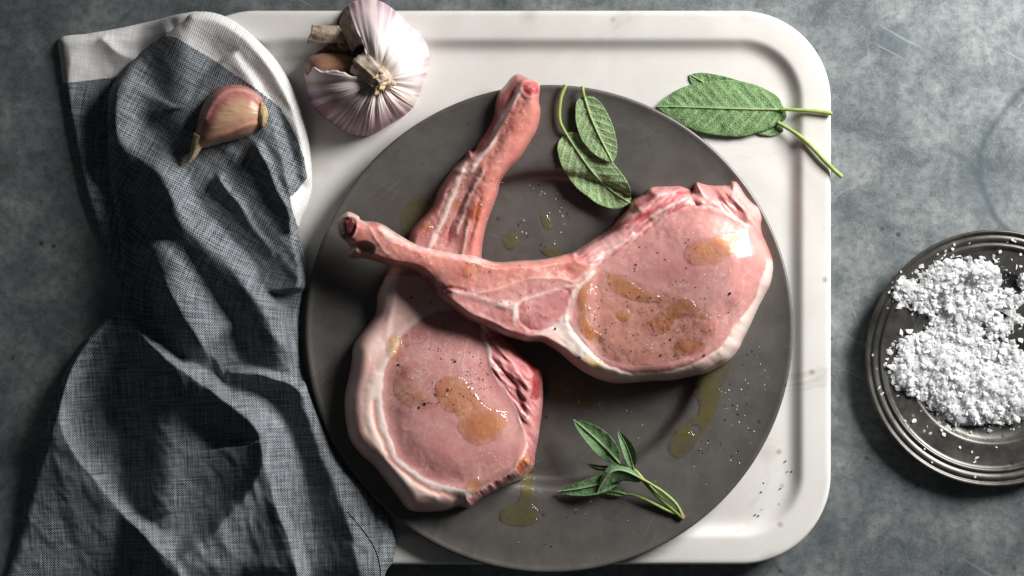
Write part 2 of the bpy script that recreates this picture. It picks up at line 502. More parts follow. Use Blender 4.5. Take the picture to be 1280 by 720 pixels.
def mat_leaf(name, dark, mid, vein, cell=0.36):
    t = NT(name); a = t.attr('wv'); col = t.attr('Col')
    v = t.mapping(a.outputs['Vector'], scale=(1, 1, 1))
    warp = t.node('ShaderNodeTexNoise'); t.link(v, warp.inputs['Vector']); warp.inputs['Scale'].default_value = 0.35
    wv = t.node('ShaderNodeVectorMath', operation='MULTIPLY_ADD'); t.link(warp.outputs['Color'], wv.inputs[0]); wv.inputs[1].default_value = (1.4, 1.4, 0); t.link(v, wv.inputs[2])
    e = t.voro(wv.outputs[0], cell, 'DISTANCE_TO_EDGE')
    n = t.noise(v, 0.09, 4)
    sx = t.node('ShaderNodeSeparateColor'); t.link(col.outputs['Color'], sx.inputs[0])     # R: vein mask
    net = t.ramp(e, [(0.02, 1.0), (0.17, 0.0)])
    base = t.mix(t.ramp(n, [(0.3, 0.0), (0.7, 1.0)]), L4(dark), L4(mid))
    c = t.mix(t.math('MULTIPLY', net, 0.45), base, L4(vein))
    c = t.mix(t.math('MULTIPLY', sx.outputs[0], 0.55), c, L4(vein))
    h = t.math('ADD', t.math('MULTIPLY', net, 0.7), t.math('MULTIPLY', sx.outputs[0], 0.8))
    t.set(Base_Color=c, Roughness=0.62, Normal=t.bump(h, 0.45, 0.0006))
    t.bs.inputs['Specular IOR Level'].default_value = 0.25
    t.bs.inputs['Sheen Weight'].default_value = 0.35
    return t.m

def mat_simple(name, c1, c2, scale, rough, bump=0.3, bdist=0.0004, sss=0.0, spec=0.4, stretch=None):
    t = NT(name); p = t.geo()
    if stretch: p = t.mapping(p, scale=stretch)
    n = t.noise(p, scale, 5, 0.6)
    t.set(Base_Color=t.mix(t.ramp(n, [(0.3, 0.0), (0.7, 1.0)]), L4(c1), L4(c2)), Roughness=rough, Normal=t.bump(n, bump, bdist))
    t.bs.inputs['Specular IOR Level'].default_value = spec
    if sss:
        t.bs.inputs['Subsurface Weight'].default_value = sss; t.bs.inputs['Subsurface Scale'].default_value = 0.002
        t.bs.inputs['Subsurface Radius'].default_value = (1, .8, .7)
    return t.m

def mat_vcol(name, scale, rough, bump=0.3, bdist=0.0004, spec=0.35, jitter=0.25, dark=(0.1, 0.05, 0.05, 1), sss=0.0):
    t = NT(name); a = t.attr('Col'); p = t.geo(); n = t.noise(p, scale, 5, 0.6)
    t.set(Base_Color=t.mix(t.ramp(n, [(0.4, 0.0), (0.75, jitter)]), a.outputs['Color'], dark), Roughness=rough, Normal=t.bump(n, bump, bdist))
    t.bs.inputs['Specular IOR Level'].default_value = spec
    if sss:
        t.bs.inputs['Subsurface Weight'].default_value = sss; t.bs.inputs['Subsurface Scale'].default_value = 0.002
    return t.m

def mat_linen(name, dark, light, lo, hi, period=2.7, bumpd=0.0005):
    """plain weave of dark and light yarns with slubs; coordinates in cloth units"""
    t = NT(name); a = t.attr('wv'); v = a.outputs['Vector']
    wn = t.node('ShaderNodeTexNoise'); t.link(v, wn.inputs['Vector']); wn.inputs['Scale'].default_value = 0.05; wn.inputs['Detail'].default_value = 2
    wv = t.node('ShaderNodeVectorMath', operation='MULTIPLY_ADD'); t.link(wn.outputs['Color'], wv.inputs[0]); wv.inputs[1].default_value = (3, 3, 0); t.link(v, wv.inputs[2])
    sx = t.node('ShaderNodeSeparateXYZ'); t.link(wv.outputs[0], sx.inputs[0])
    k = 2 * math.pi / period
    su = t.math('SINE', t.math('MULTIPLY', sx.outputs[0], k)); sv = t.math('SINE', t.math('MULTIPLY', sx.outputs[1], k))
    chk = t.math('MULTIPLY_ADD', t.math('MULTIPLY', su, sv), 0.5, 0.5)
    # slubs along both yarn directions, yarn-to-yarn tone changes
    s1 = t.noise(t.mapping(wv.outputs[0], scale=(0.55, 0.022, 1)), 1.0, 3, 0.7)
    s2 = t.noise(t.mapping(wv.outputs[0], scale=(0.022, 0.55, 1)), 1.0, 3, 0.7)
    s1 = t.ramp(s1, [(0.34, 0.0), (0.66, 1.0)]); s2 = t.ramp(s2, [(0.34, 0.0), (0.66, 1.0)]); gr = t.noise(v, 0.9, 2, 0.6)
    f = t.math('ADD', t.math('MULTIPLY', chk, 0.70), t.math('MULTIPLY', t.math('ADD', s1, s2), 0.31))
    f = t.math('ADD', f, t.math('MULTIPLY', t.math('SUBTRACT', gr, 0.5), 0.35))
    c = t.mix(t.ramp(f, [(lo, 0.0), (hi, 1.0)]), L4(dark), L4(light))
    t.set(Base_Color=c, Roughness=0.85, Normal=t.bump(t.math('ADD', chk, t.math('MULTIPLY', t.math('ADD', s1, s2), 0.5)), 0.55, bumpd))
    t.bs.inputs['Specular IOR Level'].default_value = 0.15
    t.bs.inputs['Sheen Weight'].default_value = 0.12
    t.bs.inputs['Sheen Roughness'].default_value = 0.5
    return t.m

def mat_salt():
    t = NT('salt_crystal'); p = t.geo(); n = t.noise(p, 700, 3)
    t.set(Base_Color=(0.90, 0.90, 0.90, 1), Roughness=0.3, Normal=t.bump(n, 0.25, 0.0003))
    tl = t.node('ShaderNodeBsdfTranslucent'); tl.inputs[0].default_value = (0.95, 0.96, 0.98, 1)
    mx = t.node('ShaderNodeMixShader'); mx.inputs[0].default_value = 0.55
    t.link(t.bs.outputs[0], mx.inputs[1]); t.link(tl.outputs[0], mx.inputs[2]); t.link(mx.outputs[0], t.out.inputs[0])
    return t.m

M_TABLE = mat_table(); M_MARBLE = mat_marble()
M_PLATE = mat_pewter('dark_pewter', '#625f5c', '#706d69', 0.6, 0.44, 0.54, (0, 0, 0))
M_DISH = mat_pewter('aged_pewter', '#383734', '#615f5a', 0.65, 0.28, 0.45, (.4, .2, 0))
M_MEAT = mat_meat('pork_muscle', 0.34, 0.6, 0.2)
M_FAT = mat_meat('pork_fat', 0.38, 0.7, 0.15, 0.35)
M_BONE = mat_meat('cut_bone', 0.42, 0.0, 0.5, 0.3, 0.12)
M_OILP = mat_oil('olive_oil_on_plate', (0.94, 0.89, 0.60, 1), (0.42, 0.36, 0.12, 1), 0.10)
M_OILM = mat_oil('olive_oil_on_meat', (0.975, 0.89, 0.63, 1), (0.80, 0.52, 0.18, 1), 0.03)
M_LEAF_PALE = mat_leaf('sage_underside_pale', '#5c7a4a', '#79955f', '#bccfa4')
M_LEAF = mat_leaf('sage_underside', '#3f6430', '#587f44', '#a6c18e')
M_LEAF_DARK = mat_leaf('sage_young', '#446a40', '#5f8656', '#8fb080', 0.5)
M_STEM = mat_simple('sage_stem', '#7f9a4c', '#a3b56a', 300, 0.6, 0.25)
M_STEM_PALE = mat_simple('sage_midrib', '#829a62', '#a2b582', 400, 0.65, 0.2)
M_LINEN = mat_linen('grey_linen', '#111418', '#a3a9b0', 0.48, 0.92, 3.0, 0.0003)
M_LINEN_W = mat_linen('white_linen', '#a4a3a4', '#e6e4e3', 0.1, 0.8, 3.0, 0.0003)
M_SALT = mat_salt()
M_PEPPER = mat_simple('cracked_pepper', '#14100c', '#3c2c1e', 900, 0.6)
M_SALTGRAIN = mat_simple('fine_salt', '#d8d6d0', '#f2f0ec', 900, 0.35)
M_GARLIC = mat_vcol('garlic_skin', 500, 0.55, 0.25, 0.0003, 0.4, 0.14, (0.5, 0.38, 0.33, 1), 0.15)
M_CLOVE = mat_vcol('clove_skin', 300, 0.36, 0.12, 0.0003, 0.45, 0.12, (0.25, 0.10, 0.06, 1))
M_DRY = mat_simple('dry_garlic_paper', '#8a7566', '#cdbba6', 350, 0.6, 0.5, 0.0006)
M_DRYTIP = mat_simple('dry_garlic_neck', '#b08a52', '#f0e2c2', 450, 0.55, 0.6, 0.0008)

# ------------------------------------------------------------------ table
def table():
    n = 40
    xs = np.linspace(-1.6, 1.6, n)
    X, Y = np.meshgrid(xs, xs)
    V = np.stack([X, Y, 0 * X], -1).reshape(-1, 3)
    idx = np.arange(n * n).reshape(n, n)
    F = np.stack([idx[:-1, :-1], idx[:-1, 1:], idx[1:, 1:], idx[1:, :-1]], -1).reshape(-1, 4)
    o = make_mesh('tabletop', V, F, M_TABLE)
    tag(o, 'worn blue grey zinc tabletop with stains and rings', None, None, 'structure')
table()

# ------------------------------------------------------------------ marble board
ZRIM, ZREC = 42.0, 33.0       # u
def board():
    k = (D - ZRIM) / D
    x0, x1, y0, y1 = 205.0, 1040.0, 12.0, 707.0
    cx, cy = (x0 + x1) / 2, (y0 + y1) / 2
    hw, hh = (x1 - x0) / 2 * k, (y1 - y0) / 2 * k
    C = P(np.float64(cx), np.float64(cy), ZRIM)
    # (inset, z, corner radius)
    prof = [(5, 0.5), (1.5, 3), (0.3, 8), (0, 18), (0.2, 33), (1.0, 38), (2.6, 40.8), (5, 41.8), (9, 42), (24, 42), (32, 42), (34.5, 41.8), (37, 41.0), (39.5, 39.4), (42.5, 36.9), (46, 34.4), (50, 32.7), (55, 32.0), (62, 32.1), (72, 32.6), (84, 33), (130, 33)]
    NC = 26
    V = []; F = []
    def loop(ins, z):
        a, b = hw - ins, hh - ins
        r = max(112 - ins * 0.98, 10)
        pts = []
        for q, (sx, sy) in enumerate(((1, 1), (-1, 1), (-1, -1), (1, -1))):
            for i in range(NC):
                th = math.pi / 2 * (q + i / (NC - 1))
                pts.append((sx * (a - r) + r * math.cos(th), sy * (b - r) + r * math.sin(th)))
        pts2 = []
        for i, p in enumerate(pts):
            pts2.append(p)
            if i % NC == NC - 1:                      # straight side: extra points
                qn = pts[(i + 1) % len(pts)]
                for s_ in np.linspace(0, 1, 14)[1:-1]:
                    pts2.append((p[0] + (qn[0] - p[0]) * s_, p[1] + (qn[1] - p[1]) * s_))
        return [(x * S, y * S, z * S) for x, y in pts2]
    for ins, z in prof:
        V += loop(ins, z)
    n = len(V) // len(prof)
    for i in range(len(prof) - 1):
        for j in range(n):
            j2 = (j + 1) % n
            F.append((i * n + j, i * n + j2, (i + 1) * n + j2, (i + 1) * n + j))
    F.append(tuple((len(prof) - 1) * n + j for j in range(n)))
    F.append(tuple(range(n - 1, -1, -1)))
    o = make_mesh('marble_board', np.array(V), F, M_MARBLE)
    o.location = (C[0], C[1], 0)
    # keep the large flat faces flat
    o.data.polygons[-1].use_smooth = False; o.data.polygons[-2].use_smooth = False
    tag(o, 'white marble serving board with rounded corners and recessed groove under the plate', 'board')
board()

# ------------------------------------------------------------------ big plate
PC = (686.5, 411.0); ZPR = 62.0
PK = (D - ZPR) / D
PCW = P(np.float64(PC[0]), np.float64(PC[1]), ZPR)
PPROF = [(0, 37.5), (60, 37.5), (120, 37.6), (176, 37.6), (185, 38.0), (189.5, 39.4), (192.5, 43.0), (195, 47.5), (197.5, 52), (200.5, 55), (205, 56.7), (214, 57.4), (250, 59.2), (280, 61.0), (295, 62.2), (299, 63.2), (302, 64.0), (304, 63.6), (305, 62.0)]
def zplate(px, py):
    z = 45.0
    for _ in range(3):
        k = (D - z) / D
        wx = (px - 640) * k; wy = -(py - 360) * k
        r = np.hypot(wx - PCW[0] / S, wy - PCW[1] / S) / PK
        z = np.interp(r, [p[0] for p in PPROF], [p[1] for p in PPROF])
    return np.where(r > 305.5, 33.0, z)
def lathe(prof, n):
    V = []; F = []
    for r, z in prof:
        if r == 0: V.append((0, 0, z * S)); continue
        for k in range(n):
            a = 2 * math.pi * k / n
            V.append((r * S * math.cos(a), r * S * math.sin(a), z * S))
    off = []; c = 0
    for r, z in prof:
        off.append(c); c += 1 if r == 0 else n
    for i in range(len(prof) - 1):
        for k in range(n):
            k2 = (k + 1) % n
            if prof[i][0] == 0: F.append((off[i], off[i + 1] + k, off[i + 1] + k2))
            elif prof[i + 1][0] == 0: F.append((off[i] + k, off[i + 1], off[i] + k2))
            else: F.append((off[i] + k, off[i + 1] + k, off[i + 1] + k2, off[i] + k2))
    return np.array(V), F
def plate():
    top = [(r * PK, z) for r, z in PPROF]
    under = [(304.2 * PK, 60), (300 * PK, 59.2), (280 * PK, 58), (216 * PK, 54.4), (208 * PK, 52.4), (202.5 * PK, 48), (199 * PK, 41), (194.5 * PK, 35.4), (188 * PK, 33.4), (100 * PK, 33.2), (0, 33.2)]
    V, F = lathe(top + under, 160)
    o = make_mesh('dinner_plate', V, F, M_PLATE)
    o.location = (PCW[0], PCW[1], 0)
    tag(o, 'large dark grey pewter plate with wide rim on the marble board', 'plate')
plate()

# ------------------------------------------------------------------ salt dish
DC = (1243.0, 448.0); ZD = 26.0; DK = (D - ZD) / D
DCW = P(np.float64(DC[0]), np.float64(DC[1]), ZD)
DPROF = [(0, 9), (60, 9), (92, 9.4), (99, 10.4), (103, 13), (105.5, 15.6), (107.5, 16.9), (110, 17.2), (114, 17.2), (134, 18.8), (137.5, 19.2), (138.8, 21.2), (141, 22.6), (143.2, 21.6), (144.4, 20.2), (146, 21.4), (149.5, 23.8), (153, 22.6), (154.4, 21.2), (156, 23.4), (158.4, 25.2), (160.4, 24.6), (161, 23.2)]
def zdish(px, py):
    z = 15.0
    for _ in range(3):
        k = (D - z) / D
        r = np.hypot((px - 640) * k - DCW[0] / S, -(py - 360) * k - DCW[1] / S) / DK
        z = np.interp(r, [p[0] for p in DPROF], [p[1] for p in DPROF])
    return z
def dish():
    top = [(r * DK, z) for r, z in DPROF]
    under = [(160, 21.4), (150, 19), (120, 14), (108, 12), (103, 7), (98, 2.2), (92, 0.6), (86, 0.5), (82, 3), (0, 3)]
    V, F = lathe(top + [(r * DK, z) for r, z in under], 140)
    o = make_mesh('salt_dish', V, F, M_DISH)
    o.location = (DCW[0], DCW[1], 0)
    tag(o, 'small round aged pewter dish with ridged rim holding flaky salt', 'dish')
dish()

# ------------------------------------------------------------------ napkin
def cloth_base(X, Y):
    b = 41.0 * sstep(160, 228, X + 0.04 * (Y - 300))
    return b * (1 - 0.75 * sstep(704, 765, Y)) + 0.6

def ridge(X, Y, pts, H, wpos, wneg, t0=0.12, t1=0.88, e=1.45):
    d, _, _, sd, par = ldist(pts, X, Y)
    v = lambda q: np.interp(par, np.linspace(0, 1, len(q)), q) if isinstance(q, (list, tuple)) else q
    w = np.where(sd > 0, v(wpos), v(wneg))
    taper = (0.35 + 0.65 * sstep(0, t0, par)) * (0.35 + 0.65 * sstep(1, t1, par))
    return v(H) * taper * np.exp(-(d / w) ** e)

NAP = {}
def napkin():
    root = thing('linen_napkin', P(np.float64(230), np.float64(400), 0.0), 'crumpled grey linen napkin with a white border draped over the board edge', 'napkin')
    # lower layer with the white corner
    U = [(75, 48), (110, 42), (150, 35), (195, 25), (228, 17), (258, 18), (290, 60), (240, 150), (215, 300), (190, 392), (162, 392), (150, 360), (125, 300), (105, 240), (91, 170), (80, 110), (75, 75)]
    U = catmull(U, 6)
    f = Field(U, 1.5)
    X, Y = f.X, f.Y
    base = cloth_base(X, Y)
    h = 5 + 1.6 * fbm(X, Y, 60, 3, 31) + 0.5 * fbm(X, Y, 14, 2, 35)
    h = h + ridge(X, Y, [(72, 56), (120, 50), (170, 50), (220, 36)], 9, 14, 34) + ridge(X, Y, [(92, 60), (86, 110), (100, 190), (120, 260), (150, 330)], 4, 16, 10) + ridge(X, Y, [(125, 45), (150, 68), (185, 78)], 5, 8, 12)
    top = base + 1.0 + h * np.sqrt(1 - (1 - np.clip(f.ds / 7, 0, 1)) ** 2)
    line = np.interp(X, [70, 79, 137, 160, 300], [104.5, 104, 97.5, 94, 80]) 
    f.region = (Y + 0.5 * f.step < line).astype(int); f.snap(Y - line, X, line)
    wv = np.stack([X * 0.99 + Y * 0.12, Y * 0.99 - X * 0.12, 0 * X], -1)
    f.parts(top, base, [('under_layer', M_LINEN), ('white_border', M_LINEN_W)], root, None, wv, True)
    # main crumpled layer
    Mo = [(240, 16), (262, 15), (285, 22), (305, 35), (322, 50), (346, 76), (366, 110), (380, 150), (388, 190), (390, 232), (385, 255), (376, 275), (374, 292), (381, 322), (384, 345), (381, 368), (377, 392), (377, 420), (378, 445), (382, 470), (390, 497), (403, 530), (416, 558), (434, 586), (458, 607), (477, 628), (490, 653), (495, 677), (491, 702), (482, 716), (474, 750), (440, 775), (300, 780), (100, 780), (-12, 775), (6, 720), (21, 671), (32, 622), (40, 589), (49, 561), (55, 534), (66, 506), (80, 467), (105, 427), (130, 400), (152, 382), (151, 345), (150, 310), (146, 277), (137, 237), (134, 207), (134, 160), (134, 132), (137, 112), (147, 97), (160, 80), (180, 60), (200, 44), (216, 34), (230, 25)]
    f = Field(catmull(Mo, 5), 1.35)
    X, Y = f.X, f.Y
    base = cloth_base(X, Y)
    Xn = X + 2.5 * fbm(X, Y, 40, 2, 51); Yn = Y + 2.5 * fbm(X, Y, 40, 2, 55)
    R = [
        # the long roll that crosses the cloth
        ridge(Xn, Yn, [(178, 66), (156, 92), (144, 122), (142, 150), (152, 176), (176, 200), (202, 232), (228, 274), (262, 312), (292, 340), (314, 368), (332, 398), (346, 432), (354, 466)], [38, 38, 40, 42, 42, 42, 40], [60, 50, 27, 25, 25, 26, 28], [24, 26, 34, 38, 36, 32, 30], e=1.8),
        # sheet falling from the right hand roll towards it
        ridge(Xn, Yn, [(290, 66), (325, 118), (347, 180), (362, 245), (373, 310), (379, 365)], [14, 28, 40, 42, 42], 15, [40, 70, 84, 84, 70], 0.02, 0.98, e=1.3),
        ridge(Xn, Yn, [(186, 292), (202, 338), (218, 378), (238, 414), (260, 444)], 40, 50, 19),
        # S shaped fold round the dark hollow
        ridge(Xn, Yn, [(154, 390), (172, 412), (200, 442), (234, 466), (270, 490), (300, 512), (318, 534), (326, 560), (324, 590), (309, 618), (286, 646), (252, 680), (224, 704), (200, 745)], [24, 40, 47, 46, 40, 34, 28], [9, 9, 10, 30, 54, 58, 58], [40, 40, 34, 20, 13, 12, 12], 0.06, 0.97, e=1.5),
        ridge(Xn, Yn, [(326, 552), (334, 590), (346, 630), (360, 670), (373, 725), (378, 770)], 42, 8, 60, 0.001, 0.98),
        ridge(Xn, Yn, [(150, 392), (118, 418), (94, 450), (79, 486), (74, 520), (82, 550), (104, 582), (130, 613), (159, 647), (190, 680), (218, 705), (240, 750)], [12, 24, 36, 38, 38, 38, 36], 11, [22, 30, 55, 80, 95, 95], 0.05, 0.98, e=1.3),
        ridge(Xn, Yn, [(174, 430), (178, 520), (184, 600), (196, 650)], 9, 90, 5),
        ridge(Xn, Yn, [(284, 464), (312, 468), (345, 474), (370, 485), (388, 503)], [12, 26, 30, 30, 28], 9, 15, 0.02, 0.98),
        ridge(Xn, Yn, [(366, 478), (392, 540), (414, 600), (438, 660), (454, 745)], 28, 40, 26, 0.05, 0.98),
        ridge(Xn, Yn, [(468, 630), (480, 668), (472, 705), (460, 760)], 14, 14, 9),
        ridge(Xn, Yn, [(318, 176), (331, 200), (344, 232), (357, 262), (365, 300)], 42, 12, 22),
        ridge(Xn, Yn, [(230, 22), (262, 25), (299, 44), (333, 80), (358, 120), (372, 160), (379, 200), (381, 238)], [6, 12, 20, 24, 25, 25], 15, 34, 0.001, 0.9),
        ridge(Xn, Yn, [(270, 215), (296, 252), (322, 292), (345, 330)], 27, 12, 18),
        ridge(Xn, Yn, [(176, 208), (205, 262), (226, 300)], 9, 9, 9),
        ridge(Xn, Yn, [(140, 200), (148, 270), (160, 340)], 12, 14, 10),
        ]
    acc = sum(np.maximum(r, 0) ** 6 for r in R) ** (1 / 6)
    h = 6 + acc + 1.5 * fbm(X, Y, 48, 2, 61) + 0.25 * fbm(X, Y, 12, 2, 65)
    # long narrow drape wrinkles that follow the roll (upper part) and the sheets (lower part)
    wa = np.where(Y < 400, 0.85, 1.25); wc, ws = np.cos(wa), np.sin(wa)
    wl_, wx_ = X * wc + Y * ws, -X * ws + Y * wc
    wr_ = fbm(wl_ * 0.16, wx_, 13, 2, 81)
    h = h + 1.7 * np.sign(wr_) * np.abs(wr_) ** 1.3 * np.clip(acc / 26, 0.25, 1)
    # long fine tension wrinkles along the folds
    h = h + 0.9 * fbm((X + Y) * 0.6, (X - Y) * 3.0, 40, 2, 71) * sstep(100, 250, Y)
    h = blur(h, 3)
    edge = np.clip(f.ds / 13, 0, 1)
    # left side lies over the lower layer
    lay = 5.0 * sstep(120, 150, X) * sstep(400, 360, Y) * sstep(260, 200, X)
    top = base + 1.2 + lay + h * np.sqrt(1 - (1 - edge) ** 2)
    # woven border band
    bl = [(190, 40), (200, 43), (220, 47), (245, 62), (270, 77), (295, 94), (315, 107), (335, 122), (350, 135), (362, 155), (372, 176), (380, 197), (384, 222), (372, 238), (362, 247), (365, 262), (372, 282), (377, 290), (420, 290), (420, 0), (190, 0)]
    bs_, bx_, by_ = sdf(np.array(bl, float), X, Y)
    f.snap(bs_, bx_, by_); f.region = (sdf(np.array(bl, float), X + 0.5 * f.step, Y + 0.5 * f.step)[0] > 0).astype(int)
    al = 0.55 * (1 - sstep(260, 470, Y)) - 0.05
    ca, sa = np.cos(al), np.sin(al)
    wv = np.stack([(X - 270) * ca + (Y - 365) * sa, -(X - 270) * sa + (Y - 365) * ca, 0 * X], -1)
    f.parts(top, base, [('cloth', M_LINEN), ('white_border', M_LINEN_W)], root, None, wv, True)
    NAP['f'] = f; NAP['top'] = top
    # stitched hem line near the lower corner
    hp = catmull([(434, 640), (447, 655), (460, 672), (470, 690), (475, 712), (474, 735)], 6, False)
    z = f.sample(top, hp[:, 0], hp[:, 1])
    V, F = tube(P(hp[:, 0], hp[:, 1], z - 0.3), 0.9 * S, 6)
    make_mesh('hem_stitch', V, F, mat_simple('dark_thread', '#08090b', '#15181b', 500, 0.9), root)
napkin()

# ------------------------------------------------------------------ pork chops
def paint(col, m, c):
    m = np.clip(m, 0, 1)[..., None]
    return col * (1 - m) + np.asarray(c) * m

def edge_prof(d, R):
    return np.sqrt(np.clip(1 - (1 - np.clip(d / R, 0, 1)) ** 2, 0, 1))

CB = {}; CA = {}
def chop_under():
    O = [(640, 96), (648, 92.6), (659, 97), (671, 102), (675, 108), (673.7, 126), (675.7, 140), (671, 162), (661.5, 179), (650, 197), (636, 212), (626, 227), (622, 243), (616, 259), (609, 278), (604, 300), (602, 324), (602, 360), (607, 398), (622, 416), (640, 431), (655, 445), (668, 456), (676, 463), (679, 476), (679, 500), (677, 520), (673, 547), (669, 568), (667, 583), (655, 597), (640, 604), (621, 613), (599, 625), (586, 635), (574, 633), (563, 637), (548, 639.5), (520, 640), (507, 634), (495, 618), (480, 599), (467, 582), (452, 569), (438, 551), (433, 532), (431, 515), (431, 495), (436, 470), (439.5, 450), (441.5, 433), (449, 419.5), (461, 404), (470, 390), (471.6, 369), (478, 353), (485, 338), (496, 326), (505, 313), (511, 297), (514, 287), (525, 274), (541, 256), (548.5, 236), (558, 221), (568, 208), (580, 197), (586, 188), (592, 189), (598, 178), (609, 162), (617, 146), (621, 120), (631, 107)]
    f = Field(catmull(O, 4), 1.3)
    X, Y = f.X, f.Y
    N1 = fbm(X, Y, 22, 3, 101); N2 = fbm(X, Y, 7, 3, 105); N3 = fbm(X, Y, 3, 2, 109)
    Xw = X + 2.0 * N1 + 0.8 * N2; Yw = Y + 2.0 * fbm(X, Y, 22, 3, 113) + 0.8 * fbm(X, Y, 7, 2, 117)
    # base: lies on the plate, smoothed; the rib overhangs the rim
    zp = zplate(X, Y); zp = np.where(Y < 140, np.maximum(zp, 63), zp)
    und = np.maximum(zp, 40) + 0.4
    base = 58.5 + 4.5 * sstep(500, 640, Y) + 3.5 * sstep(500, 430, X) + 3 * sstep(280, 200, Y)
    base = np.where(Y < 170, base + (170 - Y) * 0.10, base)
    base = blur(base, 10)
    rib = sstep(345, 290, Y)
    thick = 38 * (1 - rib) + 26 * rib
    thick = thick - 10 * sstep(460, 380, Y) * (1 - rib)
    h = thick * edge_prof(f.ds, 22 * (1 - rib) + 11 * rib)
    eye = catmull([(497, 432), (512, 408), (535, 396), (570, 388), (594, 396), (606, 425), (613, 455), (622, 478), (638, 498), (648, 520), (655, 545), (654, 562), (640, 586), (605, 607), (580, 611), (552, 605), (522, 592), (498, 570), (486, 545), (480, 520), (478, 490), (482, 460), (489, 444)], 4)
    de, _, _ = sdf(eye, Xw, Yw)
    m_eye = sstep(-1.2, 1.2, de)
    h = h + 2.5 * sstep(0, 30, de)
    col = np.zeros(X.shape + (3,)) + lin('#c98480')
    # fat round the loin
    m_fat = sstep(1.0, -1.5, de) * (Y > 345) * sstep(2.0, -2.0, ldist([(600, 385), (612, 430), (640, 500), (660, 560), (640, 595), (590, 622)], X, Y)[3] * ldist([(600, 385), (612, 430), (640, 500), (660, 560), (640, 595), (590, 622)], X, Y)[0] - 2)
    fatc = lin('#e9cfc6') * (0.5 - 0.35 * N1)[..., None] + lin('#dca59c') * (0.5 + 0.35 * N1)[..., None]
    col = paint(col, m_fat, fatc)
    # inner white band + groove + outer slope
    band = ldist([(492, 432), (482, 455), (474, 490), (476, 520), (484, 550), (498, 576), (520, 596), (550, 608), (585, 612)], Xw, Yw)[0]
    col = paint(col, 0.75 * sstep(9, 2, band), lin('#efdfd7'))
    band2 = ldist([(470, 470), (461, 500), (464, 530), (476, 562), (492, 585), (512, 606), (545, 620)], Xw, Yw)[0]
    col = paint(col, 0.7 * sstep(9, 2, band2), lin('#eed8ce'))
    groove = ldist([(466, 500), (470, 530), (481, 558), (496, 582), (512, 597), (540, 612), (570, 620)], Xw, Yw)[0]
    col = paint(col, 0.7 * sstep(3.5, 1, groove), lin('#c9806f'))
    h = h + 1.3 * np.exp(-(band / 6) ** 2) + 2.0 * np.exp(-(band2 / 7) ** 2) - 1.0 * np.exp(-(groove / 3.5) ** 2)
    # loin
    loin = lin('#d29994') * (0.55 - 0.4 * N1)[..., None] + lin('#ba7976') * (0.45 + 0.4 * N1)[..., None]
    loin = paint(loin, 0.3 * sstep(0.15, 0.7, N2), lin('#d4a199'))
    col = paint(col, m_eye, loin)
    # the seam between fat flap and loin above, grey membrane
    for pts, w, c, a in (([(490, 440), (500, 420), (520, 400), (545, 385), (570, 372)], 6, '#e3c7bf', .75),
                         ([(482, 420), (490, 385), (498, 350)], 4, '#d9bdb6', .6),
                         ([(600, 400), (608, 430), (616, 455), (626, 474)], 3.0, '#eadad6', .8),
                         ([(628, 452), (642, 464), (655, 478), (662, 494)], 5, '#e0c8c8', .75)):
        d = ldist(pts, Xw, Yw)[0]
        col = paint(col, a * sstep(w, w * 0.35, d), lin(c)); h = h + 0.8 * np.exp(-(d / w) ** 2)
    # red fibrous strip on the right side
    side = catmull([(604, 405), (625, 416), (650, 440), (672, 458), (681, 475), (681, 505), (676, 545), (668, 585), (640, 606), (600, 628), (585, 638), (572, 632), (600, 614), (640, 590), (657, 565), (658, 545), (648, 515), (632, 488), (620, 470), (612, 440)], 4)
    ds, _, _ = sdf(side, Xw, Yw)
    ms = sstep(-1, 2, ds)
    st = fbm((X * 0.75 - Y * 0.66), (X * 0.66 + Y * 0.75) * 0.22, 5.5, 3, 131)
    fib = lin('#b5525a') * (0.5 - 0.5 * np.clip(st, -1, 1))[..., None] + lin('#dba09c') * (0.5 + 0.5 * np.clip(st, -1, 1))[..., None]
    col = paint(col, ms, fib)
    h = h + ms * 2.4 * st
    rd = ldist([(612, 418), (632, 428), (652, 445), (668, 459), (672, 475), (669, 495)], Xw, Yw)[0]
    col = paint(col, 0.92 * sstep(7.0, 3, rd), lin('#8c1a22'))
    h = h - 3.0 * np.exp(-(rd / 5.0) ** 2)
    rd2 = ldist([(630, 470), (642, 482), (652, 500), (658, 520)], Xw, Yw)[0]
    col = paint(col, 0.6 * sstep(5, 2, rd2), lin('#7d2a33'))
    h = h - 2.0 * np.exp(-(rd2 / 3.5) ** 2)
    ed = ldist([(640, 428), (656, 442), (670, 455), (678, 464), (680, 480), (679, 510)], Xw, Yw)[0]
    col = paint(col, 0.7 * sstep(3.5, 1, ed), lin('#e08a86'))
    # rib: pale meat on the left, coral bone strip on the right
    ribm = rib
    pale = lin('#c48e88') * (0.5 - 0.4 * N1)[..., None] + lin('#a96661') * (0.5 + 0.4 * N1)[..., None]
    col = paint(col, ribm, pale)
    cl = [(668, 112), (655, 140), (640, 168), (622, 195), (610, 220), (603, 245), (596, 272), (590, 300), (588, 340)]
    d, _, _, sd, _ = ldist(cl, Xw, Yw)
    dd = d * sd
    mcor = ribm * sstep(-16, -10, dd) * (Y < 350) * (Y > 98)
    mcor = np.where(Y < 200, ribm * sstep(-26, -18, dd), mcor)
    col = paint(col, mcor, lin('#d88f82') * (0.62 - 0.3 * N1)[..., None] + lin('#bf665d') * (0.38 + 0.3 * N1)[..., None])
    h = h + ribm * 7 * np.exp(-(dd / 15) ** 2)
    # shelf beside the upper bone
    sh = catmull([(632, 104), (645, 92), (660, 97), (650, 104), (642, 124), (632, 146), (620, 166), (606, 186), (594, 192), (600, 176), (612, 156), (617, 135), (620, 118)], 4)
    dsh, _, _ = sdf(sh, X, Y)
